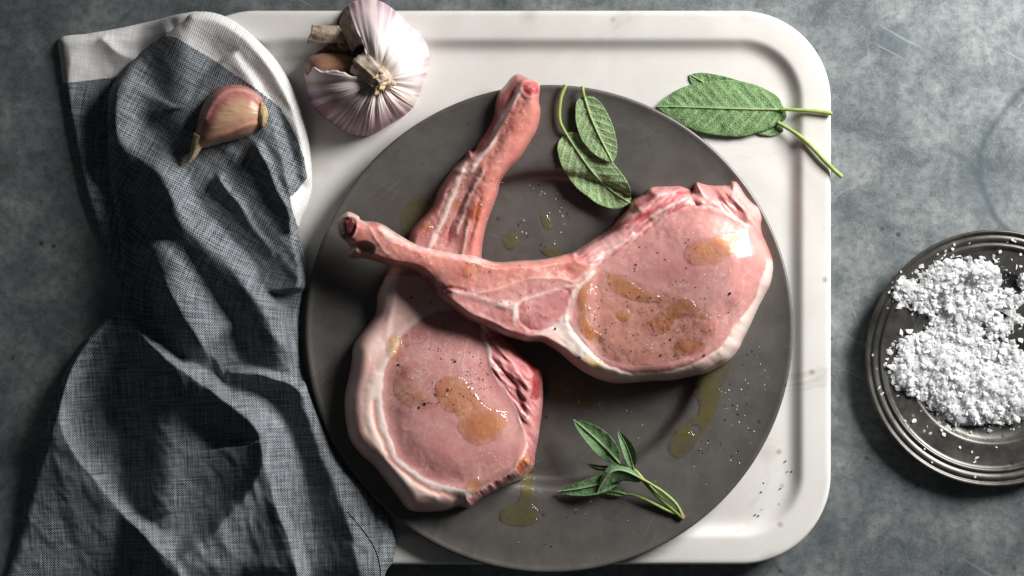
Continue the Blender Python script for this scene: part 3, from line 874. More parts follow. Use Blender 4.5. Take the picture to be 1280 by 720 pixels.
    col = paint(col, sstep(-1.5, 2, dsh), lin('#b8665f')); h = h - 8 * sstep(-2, 3, dsh)
    mem = ldist([(648, 112), (640, 130), (628, 150), (616, 172), (602, 194), (590, 212)], Xw, Yw)[0]
    col = paint(col, 0.85 * sstep(5, 2, mem), lin('#d7c3bf')); h = h + 2 * np.exp(-(mem / 4) ** 2)
    for pts, w, c, a in (([(582, 205), (566, 240), (556, 268), (545, 292), (535, 310)], 4.5, '#e9d8d2', .8),
                         ([(604, 214), (590, 240), (578, 268), (572, 292)], 3.0, '#e6cfc8', .65),
                         ([(586, 278), (581, 300), (577, 318)], 2.6, '#f0e4e0', .85),
                         ([(570, 212), (584, 214), (592, 206)], 4, '#e8cfc6', .6),
                         ([(560, 300), (568, 270), (582, 246)], 2.0, '#a8524e', .6),
                         ([(588, 300), (594, 280), (601, 250)], 2.5, '#b8463f', .5),
                         ([(556, 305), (566, 290)], 5, '#b4625e', .6)):
        d2 = ldist(pts, Xw, Yw)[0]
        col = paint(col, a * sstep(w, w * 0.3, d2) * ribm, lin(c)); h = h + (1.8 if c[1] in 'ef' else -1.5) * np.exp(-(d2 / w) ** 2) * ribm
    dres = fbm(X, Y, 9, 3, 141)
    ke = 1 - 0.75 * np.maximum(m_eye, m_fat) * (1 - ribm)
    h = h + ribm * 0.5 * dres + 1.0 * N1 * ke + 0.28 * N2 * ke + 0.1 * N3 * ke
    h = h + 5.0 * np.exp(-(((X - 560) / 75) ** 2 + ((Y - 520) / 85) ** 2)) * sstep(0, 40, de)
    # cut bone end
    tip = catmull([(653, 103), (661, 101), (671, 102), (674, 108), (672.5, 118), (661, 121), (654, 118), (652, 110)], 3)
    dt, _, _ = sdf(tip, X, Y)
    col = paint(col, 0.35 * sstep(-2.5, -0.5, dt), lin('#dca79e')); col = paint(col, sstep(0.0, 2.0, dt), lin('#b84a50'))
    col = paint(col, 0.6 * sstep(1.5, 3, dt) * sstep(0.0, 0.5, N3), lin('#d98486'))
    h = h + 1.0 * sstep(-4, 0, dt) - 1.2 * sstep(0.5, 3.5, dt)
    h = np.where(f.ds <= 0, 0, np.maximum(h, 0.4))
    base = np.maximum(base, zp + 0.5) * edge_prof(f.ds, 10) + (1 - edge_prof(f.ds, 10)) * np.maximum(und, base - 12)
    top = base + h
    f.region = np.where(dt > -1.5, 3, np.where(Y < 350, 2, np.where((de > 0), 0, np.where((ms > 0.5), 4, 1))))
    CB.update(f=f, top=top)
    root = thing('pork_chop', P(np.float64(560), np.float64(500), 46.0), 'raw pork chop lying under the other with its rib bone pointing at the sage leaves', 'pork chop', 'raw pork chops on the plate')
    f.parts(top, np.minimum(und, base) - 0.1, [('loin_muscle', M_MEAT), ('fat_cap', M_FAT), ('rib_section', M_MEAT), ('bone_end', M_BONE), ('side_muscle', M_MEAT)], root, col)
chop_under()

def chop_over():
    O = [(422, 275), (429, 268), (436, 264.5), (448, 270), (450, 274), (457, 276.7), (466, 276.7), (478, 280), (493, 289.6), (510, 300), (527, 308), (545, 312), (570, 317), (590, 319), (603, 323), (616, 327), (631, 327.5), (652, 325.4), (668, 325), (689, 322), (706, 318), (716, 315), (742, 299), (762, 286), (772, 274), (783, 262), (790, 250), (805, 243), (813, 235), (826, 233), (838, 233), (849, 232.5), (860, 236), (866, 238), (870, 228), (880, 230.4), (892, 232), (903, 232), (910, 231), (915, 227), (922, 229), (932.5, 245), (941, 254), (948, 260), (952, 272), (951, 282), (953, 293), (958, 304), (962, 314), (966, 327), (966, 340), (963, 355), (958, 365), (948, 384), (939, 404), (929, 424), (923, 437), (911, 451), (898, 459), (882, 467), (860, 471.6), (840, 475.5), (815, 476.5), (787, 478.8), (768, 479), (752, 475.5), (738, 469.6), (725, 462), (711, 451), (698, 440), (685, 432), (675, 427.5), (660, 427.5), (643, 423), (629, 419), (614, 411.5), (598, 405), (585, 400), (572, 390), (556, 378), (545, 368), (537, 356), (525, 342), (511, 337), (493, 334), (479, 330), (466, 326), (452, 323), (440, 323.5), (434, 319), (437, 308), (431, 301), (425, 296), (422, 286)]
    f = Field(catmull(O, 4), 1.3)
    X, Y = f.X, f.Y
    N1 = fbm(X, Y, 24, 3, 201); N2 = fbm(X, Y, 7, 3, 205); N3 = fbm(X, Y, 3, 2, 209)
    Xw = X + 1.6 * N1 + 0.7 * N2; Yw = Y + 1.6 * fbm(X, Y, 24, 3, 213) + 0.7 * fbm(X, Y, 7, 2, 217)
    zp = zplate(X, Y)
    und = np.maximum(zp, 42) + 0.4
    plate_b = 58.5 + 4.5 * sstep(840, 960, X) + 2 * sstep(300, 240, Y) + 0 * X
    lift = np.interp(X, [420, 470, 560, 640, 690, 740, 790], [90, 90, 88, 80, 70, 60, 0])
    bt = CB['f'].sample(CB['top'], X, Y)
    base = np.maximum(plate_b, lift + 3)
    base = blur(base, 60)
    ribw = sstep(760, 690, X)
    shaft = sstep(600, 520, X)
    thick = 40 * (1 - ribw) + 34 * ribw
    thick = thick * (1 - shaft) + 30 * shaft
    Rr = 22 * (1 - ribw) + 10 * ribw
    h = thick * edge_prof(f.ds, Rr)
    eye = catmull([(736, 344), (722, 360), (714, 380), (710, 397), (717, 412), (729, 430), (744, 447), (762, 457), (785, 464), (815, 467), (845, 461), (872, 452), (893, 438), (908, 424), (918, 404), (932, 390), (944, 370), (951, 350), (957, 330), (956, 312), (946, 296), (934, 283), (916, 270), (898, 262), (875, 257), (852, 262), (832, 270), (812, 285), (790, 301), (765, 317), (748, 330)], 4)
    de, _, _ = sdf(eye, Xw, Yw)
    m_eye = sstep(-1.2, 1.2, de)
    h = h - 0.8 * np.exp(-((de + 0.5) / 2.4) ** 2) * (X > 700) + 2.5 * sstep(0, 30, de)
    coral = lin('#d99285') * (0.6 - 0.4 * N1)[..., None] + lin('#c36d63') * (0.4 + 0.4 * N1)[..., None]
    col = np.zeros(X.shape + (3,)) + coral
    # meat between rib and lower edge
    low = catmull([(560, 362), (590, 362), (620, 364), (655, 352), (690, 347), (716, 350), (730, 346), (712, 392), (700, 404), (676, 424), (650, 425), (615, 410), (585, 398), (560, 382)], 4)
    dl, _, _ = sdf(low, Xw, Yw)
    col = paint(col, sstep(-2, 2, dl), lin('#cc8f8b') * (0.5 - 0.4 * N2)[..., None] + lin('#b87471') * (0.5 + 0.4 * N2)[..., None])
    oval = catmull([(648, 387), (653, 378), (666, 372), (685, 367), (702, 361), (713, 364), (713, 376), (706, 391), (696, 403), (682, 411), (664, 411), (651, 402)], 4)
    dov, _, _ = sdf(oval, Xw, Yw)
    col = paint(col, sstep(-1, 1.5, dov), lin('#c27f7d') * (0.55 - 0.4 * N1)[..., None] + lin('#ad6767') * (0.45 + 0.4 * N1)[..., None])
    h = h + 1.6 * sstep(0, 14, dov) - 0.7 * np.exp(-(dov / 2) ** 2)
    # fat cap
    below = (X > 690) & (de < 0) & ((Y > 400) | (X > 930))
    fat = lin('#ecdad1') * (0.62 - 0.4 * N1)[..., None] + lin('#dfb4a8') * (0.38 + 0.4 * N1)[..., None]
    mf = sstep(1.0, -1.2, de) * np.maximum(sstep(395, 412, Y) * sstep(672, 704, X), sstep(318, 332, Y) * (X > 925))
    col = paint(col, mf, fat)
    h = h + 0.5 * mf * fbm((X * 0.8 + Y * 0.6) * 0.4, Y * 0.8 - X * 0.6, 7, 2, 231)
    # loin
    loin = lin('#d49a95') * (0.6 - 0.4 * N1)[..., None] + lin('#bc7a77') * (0.4 + 0.4 * N1)[..., None]
    loin = paint(loin, 0.3 * sstep(0.1, 0.7, N2), lin('#d8a69d'))
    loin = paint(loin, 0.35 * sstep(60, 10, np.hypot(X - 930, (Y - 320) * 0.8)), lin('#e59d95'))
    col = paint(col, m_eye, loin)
    h = h + m_eye * 0.05 * fbm(X * 1.0, Y * 0.35, 4, 2, 233)
    # ragged strip along the top
    rag = catmull([(768, 318), (740, 330), (716, 318), (745, 298), (765, 284), (790, 250), (815, 232), (850, 230), (880, 226), (920, 224), (955, 262), (955, 300), (936, 284), (915, 270), (896, 262), (872, 258), (850, 263), (830, 272), (808, 288), (786, 305)], 4)
    dr, _, _ = sdf(rag, Xw, Yw)
    mr = sstep(-1.5, 2, dr)
    ang = np.where(X < 865, -0.62, 0.85)
    ca, sa = np.cos(ang), np.sin(ang)
    al = X * ca + Y * sa; ac = -X * sa + Y * ca
    st = fbm(al * 0.2, ac, 5.0, 3, 241); st2 = fbm(al * 0.3, ac, 10, 2, 245)
    ragc = lin('#d47277') * (0.5 - 0.5 * np.clip(st, -1, 1))[..., None] + lin('#ecc2bc') * (0.5 + 0.5 * np.clip(st, -1, 1))[..., None]
    ragc = paint(ragc, 0.7 * sstep(0.25, 0.6, st2) * sstep(880, 840, X), lin('#b3434e'))
    ragc = paint(ragc, 0.5 * sstep(870, 900, X), lin('#e6958e'))
    col = paint(col, mr, ragc)
    h = h + mr * (2.2 * st + 2.4 * st2 - 3)
    for pts, w, c, a in (([(740, 342), (722, 362), (713, 382), (708, 398)], 4.2, '#f3e2da', .95),
                         ([(708, 396), (700, 404), (688, 414), (672, 421), (650, 424), (630, 418), (612, 410)], 6.0, '#f0dcd6', .95),
                         ([(706, 398), (716, 416), (728, 434), (742, 450), (760, 464), (790, 470)], 7.5, '#f3e6dd', .95),
                         ([(690, 424), (706, 436), (720, 452), (738, 462)], 6.0, '#d9aca4', .6),
                         ([(643, 404), (643, 388), (650, 377), (668, 370), (690, 364), (706, 359), (722, 356)], 2.6, '#f0d8d2', .85),
                         ([(628, 378), (642, 382), (645, 395), (640, 385)], 5.5, '#ecd6d0', .8),
                         ([(566, 364), (590, 370), (612, 376), (632, 380)], 4.0, '#dcc6c2', .7),
                         ([(596, 366), (630, 358), (655, 350), (690, 347), (716, 351)], 1.8, '#ecc6bf', .7),
                         ([(600, 395), (622, 404), (640, 414)], 2.0, '#e0b8b2', .6),
                         ([(720, 350), (735, 338), (748, 322)], 5.0, '#eac8bf', .8),
                         ([(718, 317), (745, 305), (768, 292), (782, 282)], 2.8, '#eed8d4', .7),
                         ([(738, 330), (765, 312), (790, 294), (815, 272), (845, 252)], 2.2, '#f0d6d4', .75),
                         ([(800, 262), (820, 246), (845, 240)], 2.4, '#f2dcda', .7),
                         ([(820, 268), (850, 252), (868, 244)], 2.0, '#f4e2e0', .7),
                         ([(872, 232), (880, 245), (890, 256), (905, 262)], 2.2, '#f4d4d0', .7),
                         ([(908, 266), (925, 274), (940, 284)], 3.5, '#f2e4e2', .6),
                         ([(478, 283), (500, 297), (525, 309), (552, 315), (585, 321), (610, 326)], 6.5, '#f0dedb', .9),
                         ([(545, 318), (575, 324), (600, 329)], 3.0, '#e4c4c0', .6),
                         ([(616, 330), (650, 328), (690, 325), (706, 320)], 2.5, '#f0d2cc', .6),
                         ([(462, 282), (470, 296), (478, 310), (486, 318)], 2.2, '#efcfc8', .6),
                         ([(480, 288), (486, 300), (500, 306)], 2.2, '#efcfc8', .5),
                         ([(560, 366), (575, 380), (592, 394), (600, 402)], 9, '#e3aaa0', .8)):
        d2 = ldist(pts, Xw, Yw)[0]
        col = paint(col, a * (0.72 + 0.5 * N2) * sstep(w * 1.15, w * 0.15, d2), lin(c)); h = h + min(1.1, w * 0.25) * np.exp(-(d2 / w) ** 2)
    for pts, w, c, a, dh in (([(790, 262), (805, 252), (818, 246)], 5, '#8d2530', .8, -3.0),
                             ([(812, 276), (795, 290)], 3, '#a54a50', .7, -2.0),
                             ([(718, 322), (708, 334), (718, 345)], 6, '#b25a56', .5, -1.0),
                             ([(536, 350), (546, 360), (556, 366)], 6.0, '#7e2a26', .75, -5.0),
                             ([(548, 364), (562, 360), (580, 364)], 2.0, '#b86a64', .6, -2.0),
                             ([(690, 340), (712, 335)], 4, '#c0645e', .4, -0.6),
                             ([(800, 240), (786, 258), (770, 280), (745, 300), (722, 315)], 4.0, '#8d5a50', .6, -3.0),
                             ([(846, 242), (862, 240), (868, 236)], 3, '#b02a34', .7, -2.0)):
        d2 = ldist(pts, Xw, Yw)[0]
        col = paint(col, a * sstep(w, w * 0.4, d2), lin(c)); h = h + dh * np.exp(-(d2 / w) ** 2)
    # rib lumps
    h = h + ribw * (0.5 * fbm(X, Y, 16, 3, 251)) + (1.0 * N1 + 0.28 * N2 + 0.1 * N3) * (1 - 0.75 * np.maximum(m_eye, mf))
    h = h + 17.0 * np.exp(-(((X - 900) / 88) ** 2 + ((Y - 335) / 95) ** 2)) * sstep(-2, 40, de)
    h = h + shaft * 4 * np.exp(-((ldist([(440, 285), (470, 300), (510, 318), (560, 336), (620, 342)], X, Y)[0]) / 14) ** 2)
    # end of the bone: dark marrow, pale cap, brown shred of meat
    tip = catmull([(422.5, 277), (427, 272), (437, 271), (445, 274), (445.5, 284), (442, 293), (436, 298), (428, 296), (423, 288)], 5)
    dt, _, _ = sdf(tip, X, Y)
    capd = ldist([(430, 267), (440, 267), (450, 273), (458, 278)], X, Y)[0]
    shred = catmull([(436, 310), (446, 305), (458, 304), (466, 310), (462, 320), (450, 324), (438, 324), (434, 318)], 5)
    dsr, _, _ = sdf(shred, X, Y)
    col = paint(col, 0.9 * sstep(-2, 2, dsr), lin('#b88378')); h = h - 8 * sstep(-3, 2, dsr) + 3 * sstep(-2, 3, dsr) * fbm(X, Y, 6, 3, 261)
    col = paint(col, 0.9 * sstep(5, 2.5, capd), lin('#e8d0c8'))
    col = paint(col, sstep(-1.5, 0.8, dt), lin('#6a0f14')); col = paint(col, 0.6 * sstep(1, 3, dt) * sstep(-0.1, 0.5, N2), lin('#36080c'))
    h = h + 1.5 * sstep(-3, 0, dt) - 3 * sstep(0, 3, dt)
    h = np.where(f.ds <= 0, 0, np.maximum(h, 0.4))
    ee = edge_prof(f.ds, 10)
    und = np.maximum(und, lift)
    base = np.maximum(base, und) * ee + (1 - ee) * np.maximum(und, base - 12)
    top = base + h
    f.region = np.where(dt > -1, 3, np.where((de > 0), 0, np.where((mf > 0.5) & (X > 700), 1, np.where((mr > 0.5) & (X > 735), 4, 2))))
    CA.update(f=f, top=top)
    root = thing('pork_chop', P(np.float64(800), np.float64(380), 46.0), 'raw pork chop lying on top, its rib crossing over the other chop', 'pork chop', 'raw pork chops on the plate')
    f.parts(top, np.minimum(und, base) - 0.1, [('loin_muscle', M_MEAT), ('fat_cap', M_FAT), ('rib_section', M_MEAT), ('bone_end', M_BONE), ('ragged_muscle', M_MEAT)], root, col)
chop_over()

def surf(px, py):
    """height of the food surface under a pixel"""
    px = np.asarray(px, float); py = np.asarray(py, float)
    z = zplate(px, py)
    for C in (CB, CA):
        ins = inside(C['f'].pts, px, py)
        z = np.where(ins, C['f'].sample(C['top'], px, py), z)
    return z

# ------------------------------------------------------------------ oil
def blob(cx, cy, rx, ry, rot=0, n=10, irr=0.12, seed=0):
    r_ = np.random.default_rng(seed)
    out = []
    for k in range(n):
        a = 2 * math.pi * k / n; q = 1 + irr * r_.uniform(-1, 1)
        x, y = rx * q * math.cos(a), ry * q * math.sin(a)
        out.append((cx + x * math.cos(rot) - y * math.sin(rot), cy + x * math.sin(rot) + y * math.cos(rot)))
    return out

def oil(outline, H, mat, name, label, group, step=1.0, hole=None, mode='plate', thin=1.0):
    f = Field(catmull(outline, 5), step)
    m = f.ins.copy()
    if hole:
        m &= np.hypot(f.X - hole[0], f.Y - hole[1]) > hole[2]
    u = poisson(m, 160)
    h = H * u ** 0.33
    thk = np.clip(u * 1.25, 0, 1) ** (0.95 if mat is M_OILM else 0.45)
    thk = thin * thk * (0.75 + 0.35 * fbm(f.X, f.Y, 12, 2, 707))
    z = surf(f.X, f.Y) if mode == 'plate' else mode(f.X, f.Y)
    z = blur(z, 3)
    if hole:
        hq = (np.hypot(f.X - hole[0], f.Y - hole[1]) > hole[2] - 0.6)
        f.q &= hq[:-1, :-1] & hq[1:, 1:] & hq[1:, :-1] & hq[:-1, 1:]
    o = f.parts(z - 0.35 + h, z - 0.6, [(name, mat)], None, np.repeat(np.clip(thk, 0, 1)[..., None], 3, -1), None, False)[0]
    tag(o, label, 'oil', group)
    return o

oil([(913, 448), (911, 467), (904, 484), (898, 510), (882, 537), (863, 564), (849, 573), (838, 568), (835, 558), (843, 541), (859, 527), (872, 516), (874, 504), (867, 490), (870, 475), (884, 462), (898, 452)], 1.8, M_OILP, 'oil_puddle', 'long olive oil puddle with a clear hole on the plate rim below the upper chop', None, 1.0, (869, 537, 5.5))
oil([(651, 598), (650, 622), (640, 630), (628, 636), (624, 645), (628, 653), (646, 658), (664, 656), (674, 649), (673, 638), (666, 630), (667, 613), (664, 588), (655, 592)], 2.0, M_OILP, 'oil_puddle', 'keyhole shaped olive oil puddle running off the lower chop edge', None)
oil([(688, 478), (700, 455), (718, 462), (738, 472), (756, 479), (749, 494), (736, 512), (716, 505), (692, 503)], 1.2, M_OILP, 'oil_puddle', 'dark oil puddle in the plate well between the two chops', None)
oil([(500, 272), (514, 249), (540, 250), (543, 262), (526, 272), (513, 288), (505, 292)], 1.0, M_OILP, 'oil_puddle', 'dim oil puddle in the angle of the crossed rib bones', None)
oil(blob(638.5, 302, 10, 10, 0, 10, .05, 3), 2.2, M_OILP, 'oil_drop', 'round olive oil drop beside the lower chop rib', None)
oil(blob(682.5, 277, 5.5, 11, -0.35, 9, .15, 4), 1.6, M_OILP, 'oil_drop', 'narrow pointed oil drop in the upper plate well', None)
oil(blob(688, 315, 13, 6, 0.1, 10, .18, 5), 1.6, M_OILP, 'oil_drop', 'oil drop tucked against the upper edge of the crossing rib', None)
for i, (x, y, r) in enumerate(((668.5, 578, 3.6), (666, 588, 3.2), (665.5, 597, 3.4), (662, 604, 3.0), (684, 559, 2.6), (671, 613, 2.0))):
    oil(blob(x, y, r, r, 0, 8, .08, 20 + i), 1.5, M_OILP, 'oil_drop', 'tiny clear oil bead beside the keyhole shaped puddle', 'tiny oil beads', 0.7)
MEATOIL = [
    ([(545, 480), (556, 470), (572, 470), (588, 480), (597, 494), (608, 508), (626, 512), (638, 518), (630, 538), (618, 552), (600, 557), (582, 550), (572, 536), (574, 522), (556, 512), (547, 498)], 'two lobed amber oil pool in the middle of the lower chop loin'),
    ([(484, 424), (491, 416), (500, 420), (504, 434), (500, 447), (490, 450), (484, 440)], 'oval oil pool at the shaded fat edge of the lower chop'),
    (blob(593, 607, 11, 11, 0.2, 10, .1, 31), 'round amber oil pool on the bottom edge of the lower chop'),
    ([(643, 580), (652, 569), (662, 568), (667, 578), (662, 588), (650, 592), (643, 588)], 'amber oil drip hanging on the side of the lower chop'),
    ([(594, 284), (590, 272), (593, 258), (600, 252), (603, 262), (599, 276)], 'slim amber oil pool on the lower chop rib bone'),
    (blob(534, 285, 8, 5.5, -0.2, 9, .12, 33), 'pale oil spot on the wide end of the lower chop rib'),
    (blob(570, 256, 6, 9, 0.5, 9, .15, 34), 'faint oil spot beside the white sinew of the lower chop rib'),
    (blob(586, 337, 8.5, 9, 0.1, 9, .1, 35), 'small amber oil spot on the crossing rib of the upper chop'),
    ([(760, 346), (768, 340), (784, 348), (800, 360), (822, 369), (838, 376), (826, 379), (800, 377), (776, 369), (763, 360)], 'amber oil streak near the rib side of the upper chop loin'),
    (blob(780, 394, 9, 8, 0.2, 9, .1, 36), 'small round oil spot below the streak on the upper chop loin'),
    ([(812, 405), (822, 392), (836, 384), (852, 372), (866, 376), (874, 388), (890, 398), (880, 400), (862, 394), (846, 400), (838, 412), (824, 418)], 'branching amber oil pool at the centre of the upper chop loin'),
    ([(842, 434), (850, 424), (868, 424), (884, 430), (878, 440), (860, 444), (846, 442)], 'oil patch by the lower fat edge of the upper chop'),
    ([(724, 366), (732, 352), (742, 346), (736, 362), (733, 380), (734, 398), (744, 412), (754, 420), (746, 426), (732, 422), (725, 406), (722, 386)], 'curved oil band along the seam side of the upper chop loin'),
    ([(731, 436), (744, 444), (757, 455), (752, 459), (742, 462), (733, 450)], 'yellow oil pool on the bottom fat of the upper chop'),
    ([(856, 312), (870, 300), (892, 296), (918, 290), (926, 302), (916, 318), (896, 330), (872, 332), (858, 326)], 'broad thin oil film on the bright shoulder of the upper chop loin'),
]
oil([(722, 368), (735, 348), (765, 338), (800, 352), (835, 366), (870, 378), (896, 402), (884, 430), (850, 450), (800, 458), (760, 448), (735, 428)], 0.7, M_OILM, 'oil_pool', 'wide glossy oil film over the shaded half of the upper chop loin', None, 1.3, thin=0.2)
oil([(494, 470), (500, 455), (512, 460), (520, 480), (540, 500), (548, 508), (530, 512), (505, 506), (492, 490)], 0.9, M_OILM, 'oil_pool', 'clear oil film hooking round the pepper on the lower chop loin', None, 1.1, thin=0.3)
for o_, lab in MEATOIL:
    oil(o_, 1.7, M_OILM, 'oil_pool', lab, None, 1.1)

# ------------------------------------------------------------------ sage
def loft_leaf(mid, left, right, zf, mat, parent, nveins=9, curl=3.0, wave=1.2, seed=0, NT_=90, NS=17, fold=0.0, vk=1.0, name='blade', rib=1.15):
    """mid/left/right edges as pixel polylines from base to tip"""
    def res(p, n):
        c = catmull(p, 10, False); L = np.concatenate([[0], np.cumsum(np.hypot(*np.diff(c, axis=0).T))]); t = np.linspace(0, L[-1], n)
        return np.stack([np.interp(t, L, c[:, 0]), np.interp(t, L, c[:, 1])], -1)
    m, l, r = res(mid, NT_), res(left, NT_), res(right, NT_)
    ss = np.linspace(-1, 1, 2 * NS + 1)
    T = np.linspace(0, 1, NT_)
    A = np.where(ss[None, :, None] < 0, m[:, None] + (l - m)[:, None] * (-ss)[None, :, None], m[:, None] + (r - m)[:, None] * ss[None, :, None])
    X, Y = A[..., 0], A[..., 1]
    # serrated fine edge
    wl = np.hypot(*(l - m).T)[:, None]; wr = np.hypot(*(r - m).T)[:, None]
    W = np.where(ss[None] < 0, wl, wr)
    dist = np.abs(ss)[None] * W
    tt = T[:, None] * np.ones_like(X)
    ph = tt * nveins - np.abs(ss)[None] ** 0.9 * 0.24 * nveins * np.clip(W / W.max(), .3, 1) + np.where(ss[None] < 0, 0.0, 0.45)
    fr = ph - np.floor(ph)
    vein = np.exp(-((fr - 0.5) * (26.0 / nveins) / 0.30) ** 2) * sstep(0.02, 0.1, np.abs(ss)[None]) * sstep(1.0, 0.75, np.abs(ss)[None]) * sstep(0.97, 0.85, tt)
    vein = vein * vk
    midm = np.exp(-(dist / (1.5 - 0.8 * tt)) ** 2)
    zb = zf(X, Y, tt, ss[None] * np.ones_like(X))
    puff = 1.3 * (0.5 - 0.5 * np.cos(2 * math.pi * (fr - 0.0) - math.pi)) * sstep(0, .25, np.abs(ss)[None]) * np.clip(W / 14, 0, 1)
    z = zb + curl * (np.abs(ss)[None] ** 2) * np.clip(W / 15, 0, 1.2) - 0.2 * puff + wave * fbm(X, Y, 16, 2, 300 + seed) + 0.3 * vein + 0.9 * midm + 0.35 * fbm(X, Y, 2.6, 2, 310 + seed)
    z = z + fold * np.abs(ss)[None] * W
    n1, n2 = X.shape
    V = P(X, Y, z).reshape(-1, 3); B = P(X, Y, z - 0.9).reshape(-1, 3)
    idx = np.arange(n1 * n2).reshape(n1, n2)
    q = np.stack([idx[:-1, :-1], idx[1:, :-1], idx[1:, 1:], idx[:-1, 1:]], -1).reshape(-1, 4)
    N = n1 * n2
    bd = list(idx[:, 0]) + list(idx[-1, 1:]) + list(idx[::-1, -1][1:]) + list(idx[0, ::-1][1:])
    wall = np.array([[bd[i], bd[i] + N, bd[i + 1] + N, bd[i + 1]] for i in range(len(bd) - 1)])
    F = np.concatenate([q, q[:, ::-1] + N, wall])
    # orient upwards
    a, b, c = V[q[len(q) // 2, 0]], V[q[len(q) // 2, 1]], V[q[len(q) // 2, 2]]
    if np.cross(b - a, c - a)[2] < 0: F = F[:, ::-1]
    col = np.zeros((2 * N, 3)); vm = np.clip(vein * 0.75 + midm, 0, 1).reshape(-1); col[:N, 0] = vm; col[N:, 0] = vm
    wv = np.stack([X + seed * 31.0, Y, 0 * X], -1).reshape(-1, 3)
    o = make_mesh(name, np.concatenate([V, B]), F, mat, parent, True, col, np.concatenate([wv, wv]))
    k_ = slice(0, int(NT_ * 0.93), 3)
    mz = z[k_, NS] + 0.25
    Vr, Fr = tube(P(m[k_, 0], m[k_, 1], mz), np.linspace(rib, 0.35, len(mz)) * S, 8)
    make_mesh('midrib', Vr, Fr, M_STEM_PALE, o)
    return o, m, z[:, NS]

def stalk(pts, zs, r0, r1, parent, mat=None, name='stalk', dz=0.0):
    c = catmull(pts, 8, False); z = catmull([(i, q) for i, q in enumerate(zs)], 8, False)[:, 1] + dz
    n = len(c)
    V, F = tube(P(c[:, 0], c[:, 1], z), np.linspace(r0, r1, n) * S, 10)
    return make_mesh(name, V, F, mat or M_STEM, parent)

def sage_plate():
    g = None
    r = thing('sage_leaf', P(np.float64(745), np.float64(215), 54.0), 'pale sage leaf with a long curved stalk, tip against the upper chop', 'sage leaf', g)
    zf = lambda X, Y, t, s: np.maximum(zplate(X, Y), 47) + 3.0 + 8 * sstep(0.75, 1.0, t)
    o, m, z = loft_leaf([(707, 166), (719, 185), (740, 214), (764, 238), (788, 254)], [(707, 166), (698, 178), (697, 190), (702, 208), (717, 231), (733, 245), (751, 257), (772, 261), (788, 254)],
                        [(707, 166), (722, 166), (745, 180), (767, 204), (783, 225), (789, 241), (788, 254)], zf, M_LEAF_PALE, r, 10, 2.0, 1.5, 1)
    zz = float(zplate(np.float64(707), np.float64(166)))
    stalk([(707, 106), (701, 122), (699, 140), (700, 152), (704, 161), (708, 168)], [70, 68, 66, 65, zz + 6, float(z[2]) + .3], 2.6, 1.9, r)
    r = thing('sage_leaf', P(np.float64(745), np.float64(160), 60.0), 'smaller pale sage leaf lying over the long stalked leaf', 'sage leaf', g)
    zf = lambda X, Y, t, s: zplate(X, Y) + 6.5 + 3 * t
    o, m, z = loft_leaf([(730, 120), (738, 145), (748, 168), (757, 186), (766, 203)], [(730, 120), (721, 126), (719, 140), (720, 155), (727, 175), (743, 193), (758, 201), (766, 203)],
                        [(730, 120), (742, 121), (752, 130), (761, 145), (768, 163), (771.5, 183), (770, 196), (766, 203)], zf, M_LEAF_PALE, r, 9, 1.5, 1.2, 2)
    stalk([(728, 108), (728.5, 114), (730.5, 122)], [72, 72, float(z[2]) + .4], 2.4, 1.9, r)
sage_plate()

def sage_board():
    r = thing('sage_leaf', P(np.float64(920), np.float64(130), 34.0), 'sage leaf on the marble board, mostly hidden under another, stalk overhanging the edge', 'sage leaf')
    zf = lambda X, Y, t, s: 34.5 + 0 * X
    o, m, z = loft_leaf([(975, 155), (950, 142), (915, 122), (885, 106), (862, 93)], [(975, 155), (983, 146), (978, 132), (950, 112), (915, 98), (880, 91), (862, 93)], [(975, 155), (979, 164), (965, 170), (946, 167), (915, 155), (880, 128), (864, 104), (862, 93)], zf, M_LEAF, r, 10, 1.5, 1.0, 3)
    stalk([(972, 153), (984, 160), (998, 169), (1014, 183), (1030, 200), (1042, 212), (1052, 221)], [39, 41, 44, 46.5, 47, 46, 44], 2.4, 2.9, r)
    r = thing('sage_leaf', P(np.float64(900), np.float64(135), 36.0), 'large green sage leaf on the marble board with a straight stalk', 'sage leaf')
    zf = lambda X, Y, t, s: 39.5 + 2.5 * np.sin(t * 3.1) + 0 * X
    o, m, z = loft_leaf([(978, 137), (945, 136.5), (905, 135.5), (860, 134), (821, 133)], [(978, 137), (977, 130), (973, 122), (962, 114), (941, 105), (913, 100), (882, 102), (854, 109), (835, 119.5), (821, 133)],
                        [(978, 137), (977, 147), (967, 158), (946, 166), (927, 171), (901, 170), (875, 165.5), (854, 157), (835, 145.5), (821, 133)], zf, M_LEAF, r, 11, -2.0, 1.3, 4)
    stalk([(1040, 142), (1020, 139), (1000, 137.5), (985, 137), (975, 137)], [46.5, 47, 46.5, 44.5, float(z[2]) + .4], 2.7, 1.9, r)
sage_board()

